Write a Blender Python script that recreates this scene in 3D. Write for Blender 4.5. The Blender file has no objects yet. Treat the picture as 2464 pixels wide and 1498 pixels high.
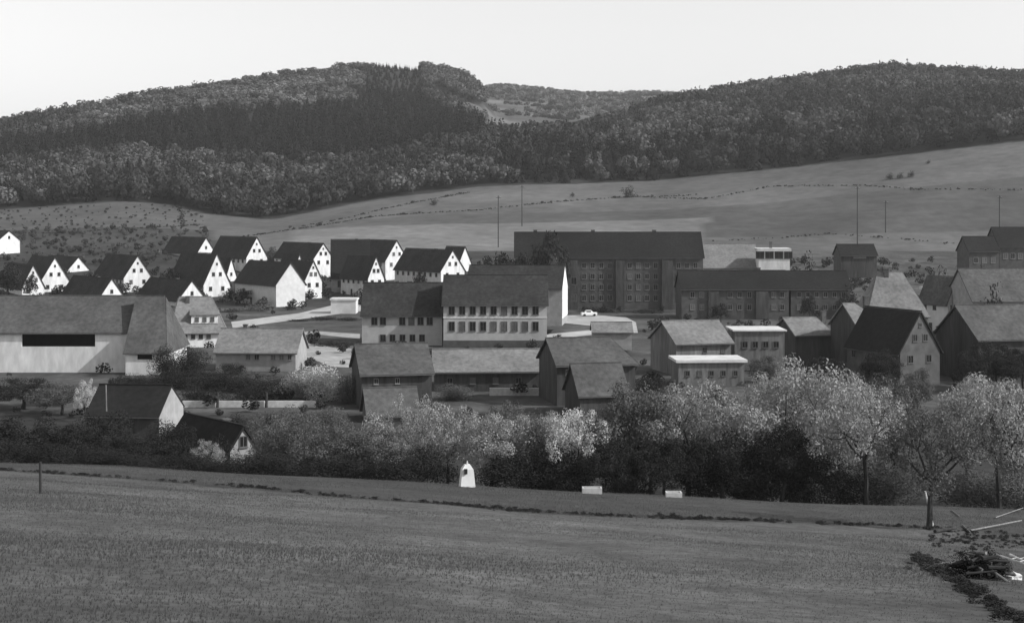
import bpy, math, random
import numpy as np
from mathutils import Vector, Matrix

random.seed(7)
rng = np.random.default_rng(11)
sc = bpy.context.scene
COL = sc.collection
R = math.radians

# ------------------------------------------------------------------ camera, sky, sun, exposure
F = 1500.0          # focal length in pixels of a 1024 wide frame
HR = 210.0          # row of the eye level
SV = 2.40625        # measuring unit of the photograph (2464 wide) -> 1024
cam_d = bpy.data.cameras.new("camera")
cam = bpy.data.objects.new("camera", cam_d)
COL.objects.link(cam)
cam_d.sensor_width = 36.0
cam_d.lens = 36.0 * F / 1024.0
cam_d.shift_y = -(311.0 - HR) / 1024.0
cam_d.clip_start = 0.5
cam_d.clip_end = 12000
cam.location = (0, 0, 0)
cam.rotation_euler = (R(90), 0, 0)
sc.camera = cam

SUN_EL = 33.0
SUN_AZ = 104.0       # clockwise from the view direction: right and a little behind the camera
sdir = Vector((math.sin(R(SUN_AZ)) * math.cos(R(SUN_EL)), math.cos(R(SUN_AZ)) * math.cos(R(SUN_EL)), math.sin(R(SUN_EL))))
world = bpy.data.worlds.new("World")
sc.world = world
world.use_nodes = True
wn, wl = world.node_tree.nodes, world.node_tree.links
wn.clear()
sky = wn.new("ShaderNodeTexSky")
sky.sky_type = 'NISHITA'
sky.sun_disc = False
sky.sun_elevation = R(SUN_EL)
sky.sun_rotation = R(SUN_AZ)
sky.air_density = 2.0
sky.dust_density = 1.0
sky.ozone_density = 0.0
bw = wn.new("ShaderNodeRGBToBW")       # black and white photograph
bg = wn.new("ShaderNodeBackground")
bg.inputs[1].default_value = 0.13
wo = wn.new("ShaderNodeOutputWorld")
wl.new(sky.outputs[0], bw.inputs[0])
wl.new(bw.outputs[0], bg.inputs[0])
wl.new(bg.outputs[0], wo.inputs[0])

sun_d = bpy.data.lights.new("sun", 'SUN')
sun_d.energy = 3.7
sun_d.angle = R(0.5)
sun_d.color = (1.0, 1.0, 1.0)
sun = bpy.data.objects.new("sun", sun_d)
COL.objects.link(sun)
sun.rotation_euler = sdir.to_track_quat('Z', 'Y').to_euler()
sun.location = (200, -100, 300)

sc.view_settings.view_transform = 'Standard'
sc.view_settings.look = 'None'
sc.view_settings.gamma = 1.0
sc.view_settings.use_curve_mapping = False
sc.view_settings.exposure = 0.4
sc.render.engine = 'CYCLES'
sc.cycles.max_bounces = 6
sc.cycles.diffuse_bounces = 2
sc.cycles.transmission_bounces = 2
sc.cycles.volume_bounces = 1
sc.cycles.use_denoising = True

# ------------------------------------------------------------------ measuring helpers
def wx(v, Y): return (v / SV - 512.0) / F * Y
def wz(v, Y): return (HR - v / SV) / F * Y

# ------------------------------------------------------------------ terrain
YV = np.array([0, 170, 400, 440, 480, 520, 560, 620])
def colz(pts):
    ys = [120, 170, 300, 400, 440, 475, 505, 530, 560, 620]
    zs = [-27, -27, -27, -27, -27, -26.3, -24.6, -22.4, -19.2, (HR - 592 / SV) / F * 620]
    for y, v in pts:
        ys.append(y); zs.append((HR - v / SV) / F * y)
    return ys, zs
COLS = [
    (-1500, [(800, 500), (1000, 440), (1250, 400), (1500, 430), (4300, 470)]),
    (-300, [(800, 505), (1000, 420), (1250, 345), (1500, 370), (4300, 440)]),
    (0,    [(700, 555), (800, 505), (1000, 410), (1250, 315), (1500, 340), (4300, 440)]),
    (300,  [(700, 545), (800, 484), (1000, 390), (1350, 238), (1600, 270), (4300, 440)]),
    (480,  [(720, 545), (800, 500), (1000, 400), (1420, 212), (1650, 248), (4300, 440)]),
    (650,  [(680, 560), (770, 528), (950, 440), (1150, 315), (1500, 184), (1750, 222), (4300, 440)]),
    (900,  [(680, 550), (800, 481), (950, 405), (1150, 300), (1550, 156), (1800, 205), (4300, 400)]),
    (1090, [(680, 545), (825, 458), (950, 370), (1100, 320), (1350, 250), (1550, 178), (1800, 220), (4300, 380)]),
    (1150, [(680, 545), (830, 452), (950, 355), (1200, 300), (1550, 205), (1800, 262), (2600, 215), (4300, 330)]),
    (1200, [(680, 545), (832, 448), (950, 358), (1060, 340), (1300, 312), (1700, 295), (2600, 208), (4300, 330)]),
    (1400, [(680, 540), (840, 444), (950, 368), (1080, 328), (1300, 318), (1700, 300), (2600, 228), (4300, 330)]),
    (1600, [(680, 535), (840, 436), (950, 352), (1150, 280), (1350, 258), (1700, 290), (2600, 226), (4300, 330)]),
    (1850, [(680, 525), (830, 410), (950, 325), (1150, 265), (1370, 216), (1600, 236), (2600, 270), (4300, 360)]),
    (2130, [(680, 500), (815, 378), (950, 295), (1150, 235), (1400, 176), (1650, 200), (4300, 360)]),
    (2464, [(680, 480), (800, 337), (950, 265), (1150, 225), (1400, 200), (1650, 225), (4300, 380)]),
    (2900, [(680, 470), (800, 330), (950, 290), (1150, 260), (1400, 240), (1650, 260), (4300, 400)]),
    (4200, [(680, 500), (800, 420), (950, 390), (1150, 360), (1400, 350), (1650, 370), (4300, 440)]),
]
TLY = np.linspace(math.log(120), math.log(4300), 420)
TPX = np.arange(-1500, 4201, 12) / SV
_tab = np.zeros((len(COLS), len(TLY)))
for i, (c, pts) in enumerate(COLS):
    ys, zs = colz(pts)
    _tab[i] = np.interp(TLY, np.log(ys), zs)
_full = np.zeros((len(TPX), len(TLY)))
_cx = np.array([c / SV for c, _ in COLS])
for j in range(len(TLY)):
    _full[:, j] = np.interp(TPX, _cx, _tab[:, j])
def _smooth(a, n, ax):
    k = np.hanning(n + 2)[1:-1]; k /= k.sum()
    pad = [(0, 0), (0, 0)]; pad[ax] = (n // 2, n // 2)
    b = np.pad(a, pad, mode='edge')
    return np.apply_along_axis(lambda r: np.convolve(r, k, mode='valid'), ax, b)
_full = _smooth(_full, 9, 1)
_full = _smooth(_full, 9, 0)

BASE = [(-600, 1105), (0, 1115), (300, 1122), (600, 1138), (900, 1155), (1124, 1165), (1420, 1183), (1800, 1202), (2100, 1213), (2464, 1226), (3000, 1245)]
_bpx = np.array([p[0] / SV for p in BASE]); _brow = np.array([p[1] / SV for p in BASE])
def T(x, y):
    x = np.asarray(x, float); y = np.asarray(y, float)
    px = 512 + F * x / np.maximum(y, 60.0)
    fx = np.clip((px - TPX[0]) / (TPX[1] - TPX[0]), 0, len(TPX) - 1.001)
    fy = np.clip((np.log(np.maximum(y, 1.0)) - TLY[0]) / (TLY[1] - TLY[0]), 0, len(TLY) - 1.001)
    i = fx.astype(int); j = fy.astype(int); u = fx - i; v = fy - j
    far = (_full[i, j] * (1 - u) * (1 - v) + _full[i + 1, j] * u * (1 - v) + _full[i, j + 1] * (1 - u) * v + _full[i + 1, j + 1] * u * v)
    mead = -(2.2 + 0.17 * y) - 0.07 * x + 0.05 * np.sin(x * 0.31 + y * 0.13) + 0.04 * np.sin(y * 0.45 - x * 0.2)
    # the slope eases towards the orchard foot, then falls away to the valley floor
    rb = np.interp(px, _bpx, _brow) - 2.0 * np.sin(px * .021) * 0.4
    zb = (HR - rb) / F * y
    w = np.clip((y - 78.0) / 34.0, 0, 1)
    mead = mead * (1 - w) + zb * w
    s = np.clip((y - 115.0) / 65.0, 0, 1); s = s * s * (3 - 2 * s)
    return mead * (1 - s) + far * s
def Tz(x, y): return float(T(x, y))
def ground(vx, vy, y0=8.0, y1=3000.0):
    """first point where the line of sight meets the land"""
    Y = np.exp(np.linspace(math.log(y0), math.log(y1), 6000))
    d = wz(vy, Y) - T(wx(vx, Y), Y)
    k = np.where(d < 0)[0]
    k = k[0] if len(k) else len(Y) - 1
    return float(wx(vx, Y[k])), float(Y[k])

# ------------------------------------------------------------------ materials
def nt(name):
    m = bpy.data.materials.new(name); m.use_nodes = True
    n = m.node_tree.nodes; l = m.node_tree.links
    b = n["Principled BSDF"]
    b.inputs["Roughness"].default_value = 0.9
    b.inputs["Specular IOR Level"].default_value = 0.15
    return m, n, l, b
def ramp2(n, l, src, lo, hi, a=0.3, b=0.7):
    mr = n.new("ShaderNodeMapRange")
    mr.inputs[1].default_value = a; mr.inputs[2].default_value = b
    mr.inputs[3].default_value = lo; mr.inputs[4].default_value = hi
    l.new(src, mr.inputs[0]); return mr.outputs[0]
def noise(n, l, scale, detail=4, vec=None, rough=0.55):
    t = n.new("ShaderNodeTexNoise"); t.inputs["Scale"].default_value = scale
    t.inputs["Detail"].default_value = detail; t.inputs["Roughness"].default_value = rough
    if vec is not None: l.new(vec, t.inputs["Vector"])
    return t.outputs[0]
def mul(n, l, a, b, op='MULTIPLY'):
    m = n.new("ShaderNodeMath"); m.operation = op
    for k, s in enumerate((a, b)):
        if isinstance(s, (int, float)): m.inputs[k].default_value = s
        else: l.new(s, m.inputs[k])
    return m.outputs[0]
def solid(name, v, var=0.2, scale=1.2, big=0.12, stretch=(1, 1, 1), rough=0.9, bump=0.0):
    m, n, l, b = nt(name)
    g = n.new("ShaderNodeNewGeometry")
    mp = n.new("ShaderNodeMapping"); mp.inputs["Scale"].default_value = stretch
    l.new(g.outputs["Position"], mp.inputs[0])
    f = ramp2(n, l, noise(n, l, scale, 5, mp.outputs[0]), 1 - var, 1 + var)
    h = ramp2(n, l, noise(n, l, big, 3, mp.outputs[0]), 1 - var * .8, 1 + var * .8)
    c = mul(n, l, mul(n, l, f, h), v)
    l.new(c, b.inputs["Base Color"])
    b.inputs["Roughness"].default_value = rough
    if bump:
        bp = n.new("ShaderNodeBump"); bp.inputs["Strength"].default_value = bump; bp.inputs["Distance"].default_value = 0.1
        l.new(noise(n, l, scale * 4, 4, mp.outputs[0]), bp.inputs["Height"]); l.new(bp.outputs[0], b.inputs["Normal"])
    return m
def leafmat(name, v, var=0.22, trans=0.25, inst=0.0):
    m, n, l, b = nt(name)
    g = n.new("ShaderNodeNewGeometry")
    f = ramp2(n, l, g.outputs["Random Per Island"], 1 - var, 1 + var, 0, 1)
    if inst:
        oi = n.new("ShaderNodeObjectInfo")
        f = mul(n, l, f, ramp2(n, l, oi.outputs["Random"], 1 - inst, 1 + inst, 0, 1))
    c = mul(n, l, f, v)
    n.remove(b)
    d = n.new("ShaderNodeBsdfDiffuse"); t = n.new("ShaderNodeBsdfTranslucent"); mx = n.new("ShaderNodeMixShader")
    mx.inputs[0].default_value = trans
    l.new(c, d.inputs[0]); l.new(c, t.inputs[0]); l.new(d.outputs[0], mx.inputs[1]); l.new(t.outputs[0], mx.inputs[2])
    l.new(mx.outputs[0], n["Material Output"].inputs[0])
    return m
M = {}
M['white'] = solid("white_plaster", 0.64, 0.16, 1.1, 0.25, (1, 1, .35))
M['cream'] = solid("cream_plaster", 0.52, 0.10, 0.8)
M['school'] = solid("pale_school_plaster", 0.36, 0.12, 0.9)
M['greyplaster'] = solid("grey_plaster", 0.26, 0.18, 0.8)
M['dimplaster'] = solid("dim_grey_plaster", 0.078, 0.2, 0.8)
M['shadeplaster'] = solid("shaded_plaster", 0.085, 0.25, 0.8)  # wall of the shaded farmhouse: its shade is put into the colour
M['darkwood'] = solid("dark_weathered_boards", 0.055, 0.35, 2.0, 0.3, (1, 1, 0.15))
M['wood'] = solid("grey_weathered_boards", 0.14, 0.35, 2.0, 0.3, (1, 1, 0.15))
M['roofdark'] = solid("dark_roof_tiles", 0.030, 0.35, 1.6, 0.25, bump=0.4)
M['roofmid'] = solid("mid_grey_roof_tiles", 0.075, 0.28, 1.6, 0.25, bump=0.4)
M['rooflight'] = solid("pale_roof_tiles", 0.165, 0.25, 1.6, 0.25, bump=0.4)
M['roofpale'] = solid("whitish_metal_roof", 0.55, 0.12, 0.8, 0.2)
M['brick'] = solid("chimney_brick", 0.09, 0.3, 3.0)
M['frame'] = solid("painted_window_frame", 0.20, 0.1, 2.0)
M['framedark'] = solid("dark_window_frame", 0.10, 0.1, 2.0)
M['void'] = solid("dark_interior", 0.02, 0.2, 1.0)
M['concrete'] = solid("pale_gravel_road", 0.36, 0.2, 0.5, 0.08)
M['track'] = solid("trodden_path", 0.30, 0.25, 0.6, 0.1)
M['stone'] = solid("pale_stone", 0.48, 0.18, 2.5)
M['bark'] = solid("dark_bark", 0.035, 0.4, 3.0, 0.6, (1, 1, 0.3))
M['palewood'] = solid("bleached_wood", 0.55, 0.2, 5.0, 1.0, (1, 1, 0.3))
M['dullwood'] = solid("dull_grey_wood", 0.17, 0.3, 5.0, 1.0, (1, 1, 0.3))
M['soot'] = solid("dark_rubble", 0.018, 0.4, 6.0)
M['roofshade'] = solid("dark_shaded_roof", 0.014, 0.35, 1.6)  # near-black roof colour, with the shade on some roofs painted in
M['pole'] = solid("tarred_pole", 0.04, 0.2, 2.0)
M['carpaint'] = solid("white_car_paint", 0.8, 0.03, 1.0, rough=0.3)
M['rubber'] = solid("black_rubber", 0.02, 0.1, 3.0)
def glass():
    m, n, l, b = nt("window_glass")
    b.inputs["Base Color"].default_value = (0.012, 0.012, 0.012, 1)
    b.inputs["Roughness"].default_value = 0.25
    b.inputs["Specular IOR Level"].default_value = 0.4
    return m
M['glass'] = glass()
M['curtain'] = solid("curtained_pane", 0.10, 0.3, 1.5, rough=0.4)
M['leafdark'] = leafmat("dark_foliage", 0.034)
M['leafmid'] = leafmat("spring_foliage", 0.115)
M['leafpale'] = leafmat("pale_young_foliage", 0.30)
M['blossom'] = leafmat("white_blossom", 0.50, 0.4)
M['spruce'] = leafmat("spruce_needles", 0.018, 0.3, 0.1, 0.35)
M['woodleaf'] = leafmat("woodland_foliage", 0.05, 0.2, 0.2, 0.35)
M['clearing'] = leafmat("young_plantation_foliage", 0.20, 0.35, 0.2, 0.35)
M['woodpale'] = leafmat("pale_woodland_foliage", 0.10, 0.2, 0.2, 0.3)
M['grassblade'] = leafmat("grass_blades", 0.097, 0.3, 0.3, 0.25)

# ------------------------------------------------------------------ mesh helpers
class MB:
    def __init__(s): s.v = []; s.f = []
    def add(s, vs, fs):
        o = len(s.v); s.v += [tuple(p) for p in vs]; s.f += [tuple(i + o for i in f) for f in fs]; return s
    def box(s, x0, x1, y0, y1, z0, z1):
        return s.add([(x0, y0, z0), (x1, y0, z0), (x1, y1, z0), (x0, y1, z0), (x0, y0, z1), (x1, y0, z1), (x1, y1, z1), (x0, y1, z1)],
                     [(0, 3, 2, 1), (4, 5, 6, 7), (0, 1, 5, 4), (1, 2, 6, 5), (2, 3, 7, 6), (3, 0, 4, 7)])
    def prism(s, prof, x0, x1):     # profile in (y,z), extruded along x
        n = len(prof)
        vs = [(x0, y, z) for y, z in prof] + [(x1, y, z) for y, z in prof]
        fs = [tuple(range(n)), tuple(range(2 * n - 1, n - 1, -1))]
        fs += [(i, i + n, (i + 1) % n + n, (i + 1) % n) for i in range(n)]
        return s.add(vs, fs)
    def slab(s, quad, t):           # thick sheet: quad (a,b,c,d) is the lower face, thickened by t along its normal (upwards)
        q = [Vector(p) for p in quad]
        nn = (q[1] - q[0]).cross(q[-1] - q[0]).normalized()
        if nn.z < 0: nn = -nn
        k = len(q)
        vs = [tuple(p) for p in q] + [tuple(p + nn * t) for p in q]
        fs = [tuple(range(k - 1, -1, -1)), tuple(range(k, 2 * k))] + [(i, (i + 1) % k, (i + 1) % k + k, i + k) for i in range(k)]
        return s.add(vs, fs)
    def tube(s, p0, p1, r0, r1, n=6):
        p0 = Vector(p0); p1 = Vector(p1); d = (p1 - p0).normalized()
        a = d.orthogonal().normalized(); b = d.cross(a)
        vs = []
        for p, r in ((p0, r0), (p1, r1)):
            for k in range(n):
                t = 2 * math.pi * k / n
                vs.append(tuple(p + (a * math.cos(t) + b * math.sin(t)) * r))
        fs = [(k, (k + 1) % n, (k + 1) % n + n, k + n) for k in range(n)]
        fs += [tuple(range(n - 1, -1, -1)), tuple(range(n, 2 * n))]
        return s.add(vs, fs)
    def mesh(s, name, mat):
        me = bpy.data.meshes.new(name); me.from_pydata(s.v, [], s.f); me.update()
        if mat: me.materials.append(mat)
        return me
    def build(s, name, mat, parent=None, loc=(0, 0, 0)):
        return link(name, s.mesh(name, mat), parent, loc)
def link(name, me, parent=None, loc=(0, 0, 0), rz=0.0):
    o = bpy.data.objects.new(name, me); COL.objects.link(o)
    o.location = loc; o.rotation_euler = (0, 0, rz)
    if parent is not None: o.parent = parent
    return o
def tag(o, label, cat, group=None, kind=None):
    if label: o['label'] = label
    if cat: o['category'] = cat
    if group: o['group'] = group
    if kind: o['kind'] = kind
    return o
def thing(name, label, cat, loc, rz=0.0, group=None):
    o = link(name, None, None, loc, rz); o.empty_display_size = 1
    return tag(o, label, cat, group)

# ------------------------------------------------------------------ ground sheets
def sheet(name, ys, half, mat, tone):
    nx = 260
    u = np.linspace(-1, 1, nx)
    Yg, U = np.meshgrid(ys, u, indexing='ij')
    X = U * half(Yg)
    Z = T(X, Yg)
    v = np.stack([X, Yg, Z], -1).reshape(-1, 3)
    ny = len(ys)
    idx = np.arange(ny * nx).reshape(ny, nx)
    q = np.stack([idx[:-1, :-1], idx[:-1, 1:], idx[1:, 1:], idx[1:, :-1]], -1).reshape(-1, 4)
    me = bpy.data.meshes.new(name)
    me.vertices.add(len(v)); me.vertices.foreach_set("co", v.ravel())
    me.loops.add(q.size); me.loops.foreach_set("vertex_index", q.ravel().astype(np.int32))
    me.polygons.add(len(q)); me.polygons.foreach_set("loop_start", np.arange(0, q.size, 4).astype(np.int32))
    me.polygons.foreach_set("use_smooth", np.ones(len(q), bool))
    me.update(); me.validate()
    a = me.attributes.new("tone", 'FLOAT', 'POINT')
    a.data.foreach_set("value", tone(X, Yg).ravel().astype(np.float32))
    me.materials.append(mat)
    return tag(link(name, me), None, None, kind='structure')
def groundmat(name, s1, s2, s3, var):
    m, n, l, b = nt(name)
    at = n.new("ShaderNodeAttribute"); at.attribute_name = "tone"
    g = n.new("ShaderNodeNewGeometry"); P = g.outputs["Position"]
    f = mul(n, l, ramp2(n, l, noise(n, l, s1, 5, P), 1 - var, 1 + var), ramp2(n, l, noise(n, l, s2, 5, P), 1 - var, 1 + var))
    f = mul(n, l, f, ramp2(n, l, noise(n, l, s3, 3, P), 1 - var * .7, 1 + var * .7))
    l.new(mul(n, l, f, at.outputs["Fac"]), b.inputs["Base Color"])
    bp = n.new("ShaderNodeBump"); bp.inputs["Strength"].default_value = 0.5; bp.inputs["Distance"].default_value = 0.25 / s2 * 0.3
    l.new(noise(n, l, s2, 6, P), bp.inputs["Height"]); l.new(bp.outputs[0], b.inputs["Normal"])
    return m
FUR = [(-400, 1118), (0, 1130), (300, 1150), (600, 1172), (900, 1200), (1200, 1225), (1500, 1242), (1800, 1252), (2100, 1263), (2464, 1290), (2900, 1320)]
_fp = np.array([ground(*p) for p in FUR])
_fpx = np.array([p[0] / SV for p in FUR])
def furrow_y(x, y):
    return np.interp(512 + F * x / np.maximum(y, 20), _fpx, _fp[:, 1])
def tone_meadow(x, y):
    d = y - furrow_y(x, y) + 0.8 * np.sin(x * 0.7) + 0.5 * np.sin(x * 1.9)
    t = np.where(d > 0, 0.054, 0.085)
    pw = (512 + F * x / np.maximum(y, 20)) * SV
    wide = 1.0 + 2.6 * np.exp(-((pw - 1720) / 330.0) ** 2) + 1.2 * np.exp(-((pw - 950) / 150.0) ** 2)
    t = np.where((d > -1.0) & (d < wide + 0.6 * np.sin(x * 0.5)), 0.036, t)
    pv = (512 + F * x / np.maximum(y, 8)) * SV; rv = (HR - F * T(x, y) / np.maximum(y, 8)) * SV
    bare = (pv - 2290 + (rv - 1290) * .15 + 25 * np.sin(y * 1.3) + 18 * np.sin(x * 2.1) > 0) & (rv > 1272) & (y > 8)
    t = np.where(bare, .058, t)
    bk = np.interp(pv, [2190, 2290, 2340, 2420, 2500], [1338, 1382, 1425, 1478, 1510])
    t = np.where((np.abs(rv - bk) < 14 + 9 * np.sin(pv * .05)) & (pv > 2190) & (pv < 2330), .026, t)
    return t
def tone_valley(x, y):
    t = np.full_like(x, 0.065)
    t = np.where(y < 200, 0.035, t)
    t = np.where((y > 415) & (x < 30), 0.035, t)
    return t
EDGE = [(-1500, 800), (-300, 800), (0, 800), (300, 800), (440, 800), (480, 775), (650, 765), (900, 800), (1150, 830), (1400, 840), (1650, 840), (1850, 830), (2130, 815), (2464, 800), (4200, 800)]
_ex = np.array([p[0] / SV for p in EDGE]); _ey = np.array([p[1] for p in EDGE])
def edge_y(x, y): return np.interp(512 + F * x / np.maximum(y, 1), _ex, _ey)
def inpoly(px, py, poly):
    r = np.zeros(len(px), bool); n = len(poly)
    for i in range(n):
        x0, y0 = poly[i]; x1, y1 = poly[(i + 1) % n]
        c = ((y0 > py) != (y1 > py)) & (px < (x1 - x0) * (py - y0) / (y1 - y0 + 1e-9) + x0)
        r ^= c
    return r
STRIP = [(1010, 212), (1050, 212), (1170, 262), (1290, 300), (1275, 318), (1150, 290), (1040, 238)]
CONIFER = [(90, 350), (300, 312), (500, 274), (850, 254), (872, 200), (900, 160), (1010, 160), (1030, 250), (1130, 295), (1220, 335), (1150, 352), (1000, 374), (800, 407), (650, 407), (450, 392), (300, 377), (0, 407), (-200, 420), (-200, 345), (60, 350)]
CLEAR = [(280, 310), (500, 272), (850, 252), (872, 198), (890, 120), (600, 120), (280, 200), (200, 330)]
def tone_hill(x, y):
    pv = (512 + F * x / y) * SV
    e = edge_y(x, y)
    t = np.where(y < e, 0.10, 0.03)
    field = y < e
    t = np.where(field & (pv > 1250) & (y > 640) & (y < 720), 0.07, t)
    t = np.where(field & (pv > 700) & (pv < 1700) & (y > 600) & (y < 690), 0.14, t)
    t = np.where(field & (pv > 600) & (pv < 1250) & (y > 690) & (y < 720), 0.085, t)
    t = np.where(field & (pv > 1900) & (y > 720), 0.098, t)
    t = np.where(field & (pv < 520) & (y < 700), 0.045, t)
    t = np.where(field & (pv < 480) & (y >= 700), 0.085, t)
    rv = (HR - F * T(x, y) / y) * SV
    t = np.where(inpoly(pv.ravel(), rv.ravel(), CLEAR).reshape(pv.shape) & (y > e), 0.10, t)
    t = np.where(inpoly(pv.ravel(), rv.ravel(), STRIP).reshape(pv.shape) & (y > e), 0.10, t)
    far = y > 1650
    st = 0.115 + 0.035 * np.sin(y * 0.035 + x * 0.012) + 0.02 * np.sin(x * .02 + y * .006)
    t = np.where(far, st, t)
    return t
ys_m = np.concatenate([np.linspace(-60, 0, 10), np.linspace(2, 30, 60), np.linspace(30.5, 114, 170)[0:]])
sheet("meadow", ys_m, lambda y: 75 + 0.75 * np.maximum(y, 0), groundmat("meadow_grass", 0.35, 2.5, 0.06, 0.32), tone_meadow)
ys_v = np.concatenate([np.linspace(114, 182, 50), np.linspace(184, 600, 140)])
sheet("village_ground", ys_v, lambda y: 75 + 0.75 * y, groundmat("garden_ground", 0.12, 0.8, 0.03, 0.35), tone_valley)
ys_h = np.concatenate([np.linspace(600, 900, 120), np.linspace(904, 1700, 110), np.linspace(1715, 4290, 70)])
sheet("hillside", ys_h, lambda y: 75 + 0.75 * y, groundmat("hill_grass", 0.02, 0.15, 0.006, 0.22), tone_hill)

def patch(name, pts, mat, lift=0.06, res=14, cat_kind='structure'):
    """a road or yard laid on the land inside a measured outline (two rails of equal count)"""
    A, B = pts
    mb = MB(); rows = []
    def dens(L):
        out = []
        g = [ground(*p, y0=150) for p in L]
        for i in range(len(g) - 1):
            for k in range(res):
                t = k / res
                out.append((g[i][0] * (1 - t) + g[i + 1][0] * t, g[i][1] * (1 - t) + g[i + 1][1] * t))
        out.append(g[-1]); return out
    a, b = dens(A), dens(B)
    n = 8
    vs = []; fs = []
    for (ax, ay), (bx, by) in zip(a, b):
        for k in range(n + 1):
            t = k / n
            x = ax * (1 - t) + bx * t; y = ay * (1 - t) + by * t
            vs.append((x, y, Tz(x, y) + lift))
    for i in range(len(a) - 1):
        for k in range(n):
            o = i * (n + 1) + k
            fs.append((o, o + 1, o + n + 2, o + n + 1))
    mb.add(vs, fs)
    return tag(mb.build(name, mat), None, None, kind='structure')
patch("road", ([(556, 774), (720, 753), (800, 734), (868, 719)], [(560, 789), (720, 768), (800, 757), (868, 748)]), M['concrete'])
patch("yard", ([(1316, 760), (1420, 757), (1505, 762), (1530, 775)], [(1316, 773), (1420, 783), (1470, 802), (1535, 800)]), M['concrete'])
patch("lane", ([(1316, 804), (1420, 794), (1470, 792)], [(1316, 817), (1420, 806), (1470, 803)]), M['concrete'], 0.09)
patch("path", ([(690, 798), (770, 797), (866, 803)], [(690, 805), (770, 805), (866, 815)]), M['track'])
patch("bank", ([(715, 812), (800, 836), (846, 838)], [(720, 852), (800, 882), (846, 884)]), M['track'], 0.05)

# ------------------------------------------------------------------ buildings
_win = {}
def window(parent, u, y, z, w, h, rz, frame='frame', mull=1):
    key = (round(w, 2), round(h, 2), frame, mull)
    if key not in _win:
        b = 0.09 if w < 1.3 else 0.11
        fm = MB()
        fm.box(-w / 2, -w / 2 + b, -0.06, 0.04, -h / 2, h / 2).box(w / 2 - b, w / 2, -0.06, 0.04, -h / 2, h / 2)
        fm.box(-w / 2 + b, w / 2 - b, -0.06, 0.04, h / 2 - b, h / 2).box(-w / 2 - 0.06, w / 2 + 0.06, -0.14, 0.035, -h / 2 - 0.07, -h / 2 - 0.002)
        fm.box(-w / 2 + b, w / 2 - b, -0.06, 0.04, -h / 2, -h / 2 + b)
        for k in range(mull):
            c = -w / 2 + w * (k + 1) / (mull + 1)
            fm.box(c - 0.035, c + 0.035, -0.05, 0.04, -h / 2 + b, h / 2 - b)
        pm = MB().box(-w / 2 + b * .9, w / 2 - b * .9, -0.02, 0.03, -h / 2 + b * .9, h / 2 - b * .9)
        _win[key] = (fm.mesh("window", M[frame]), [pm.mesh("pane", M[q]) for q in ('glass', 'glass', 'glass', 'curtain')])
    f, p = _win[key]
    wo = link("window", f, parent, (u, y, z), rz)
    link("pane", random.choice(p), wo)
    return wo
def door(parent, u, y, z0, w, h, rz, mat='darkwood'):
    d = MB().box(-w / 2, w / 2, -0.05, 0.03, 0, h).build("door", M[mat], parent, (u, y, z0)); d.rotation_euler = (0, 0, rz)
    MB().box(w * .28, w * .36, -0.11, -0.055, h * .46, h * .5).build("handle", M['frame'], d)
    return d
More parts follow.
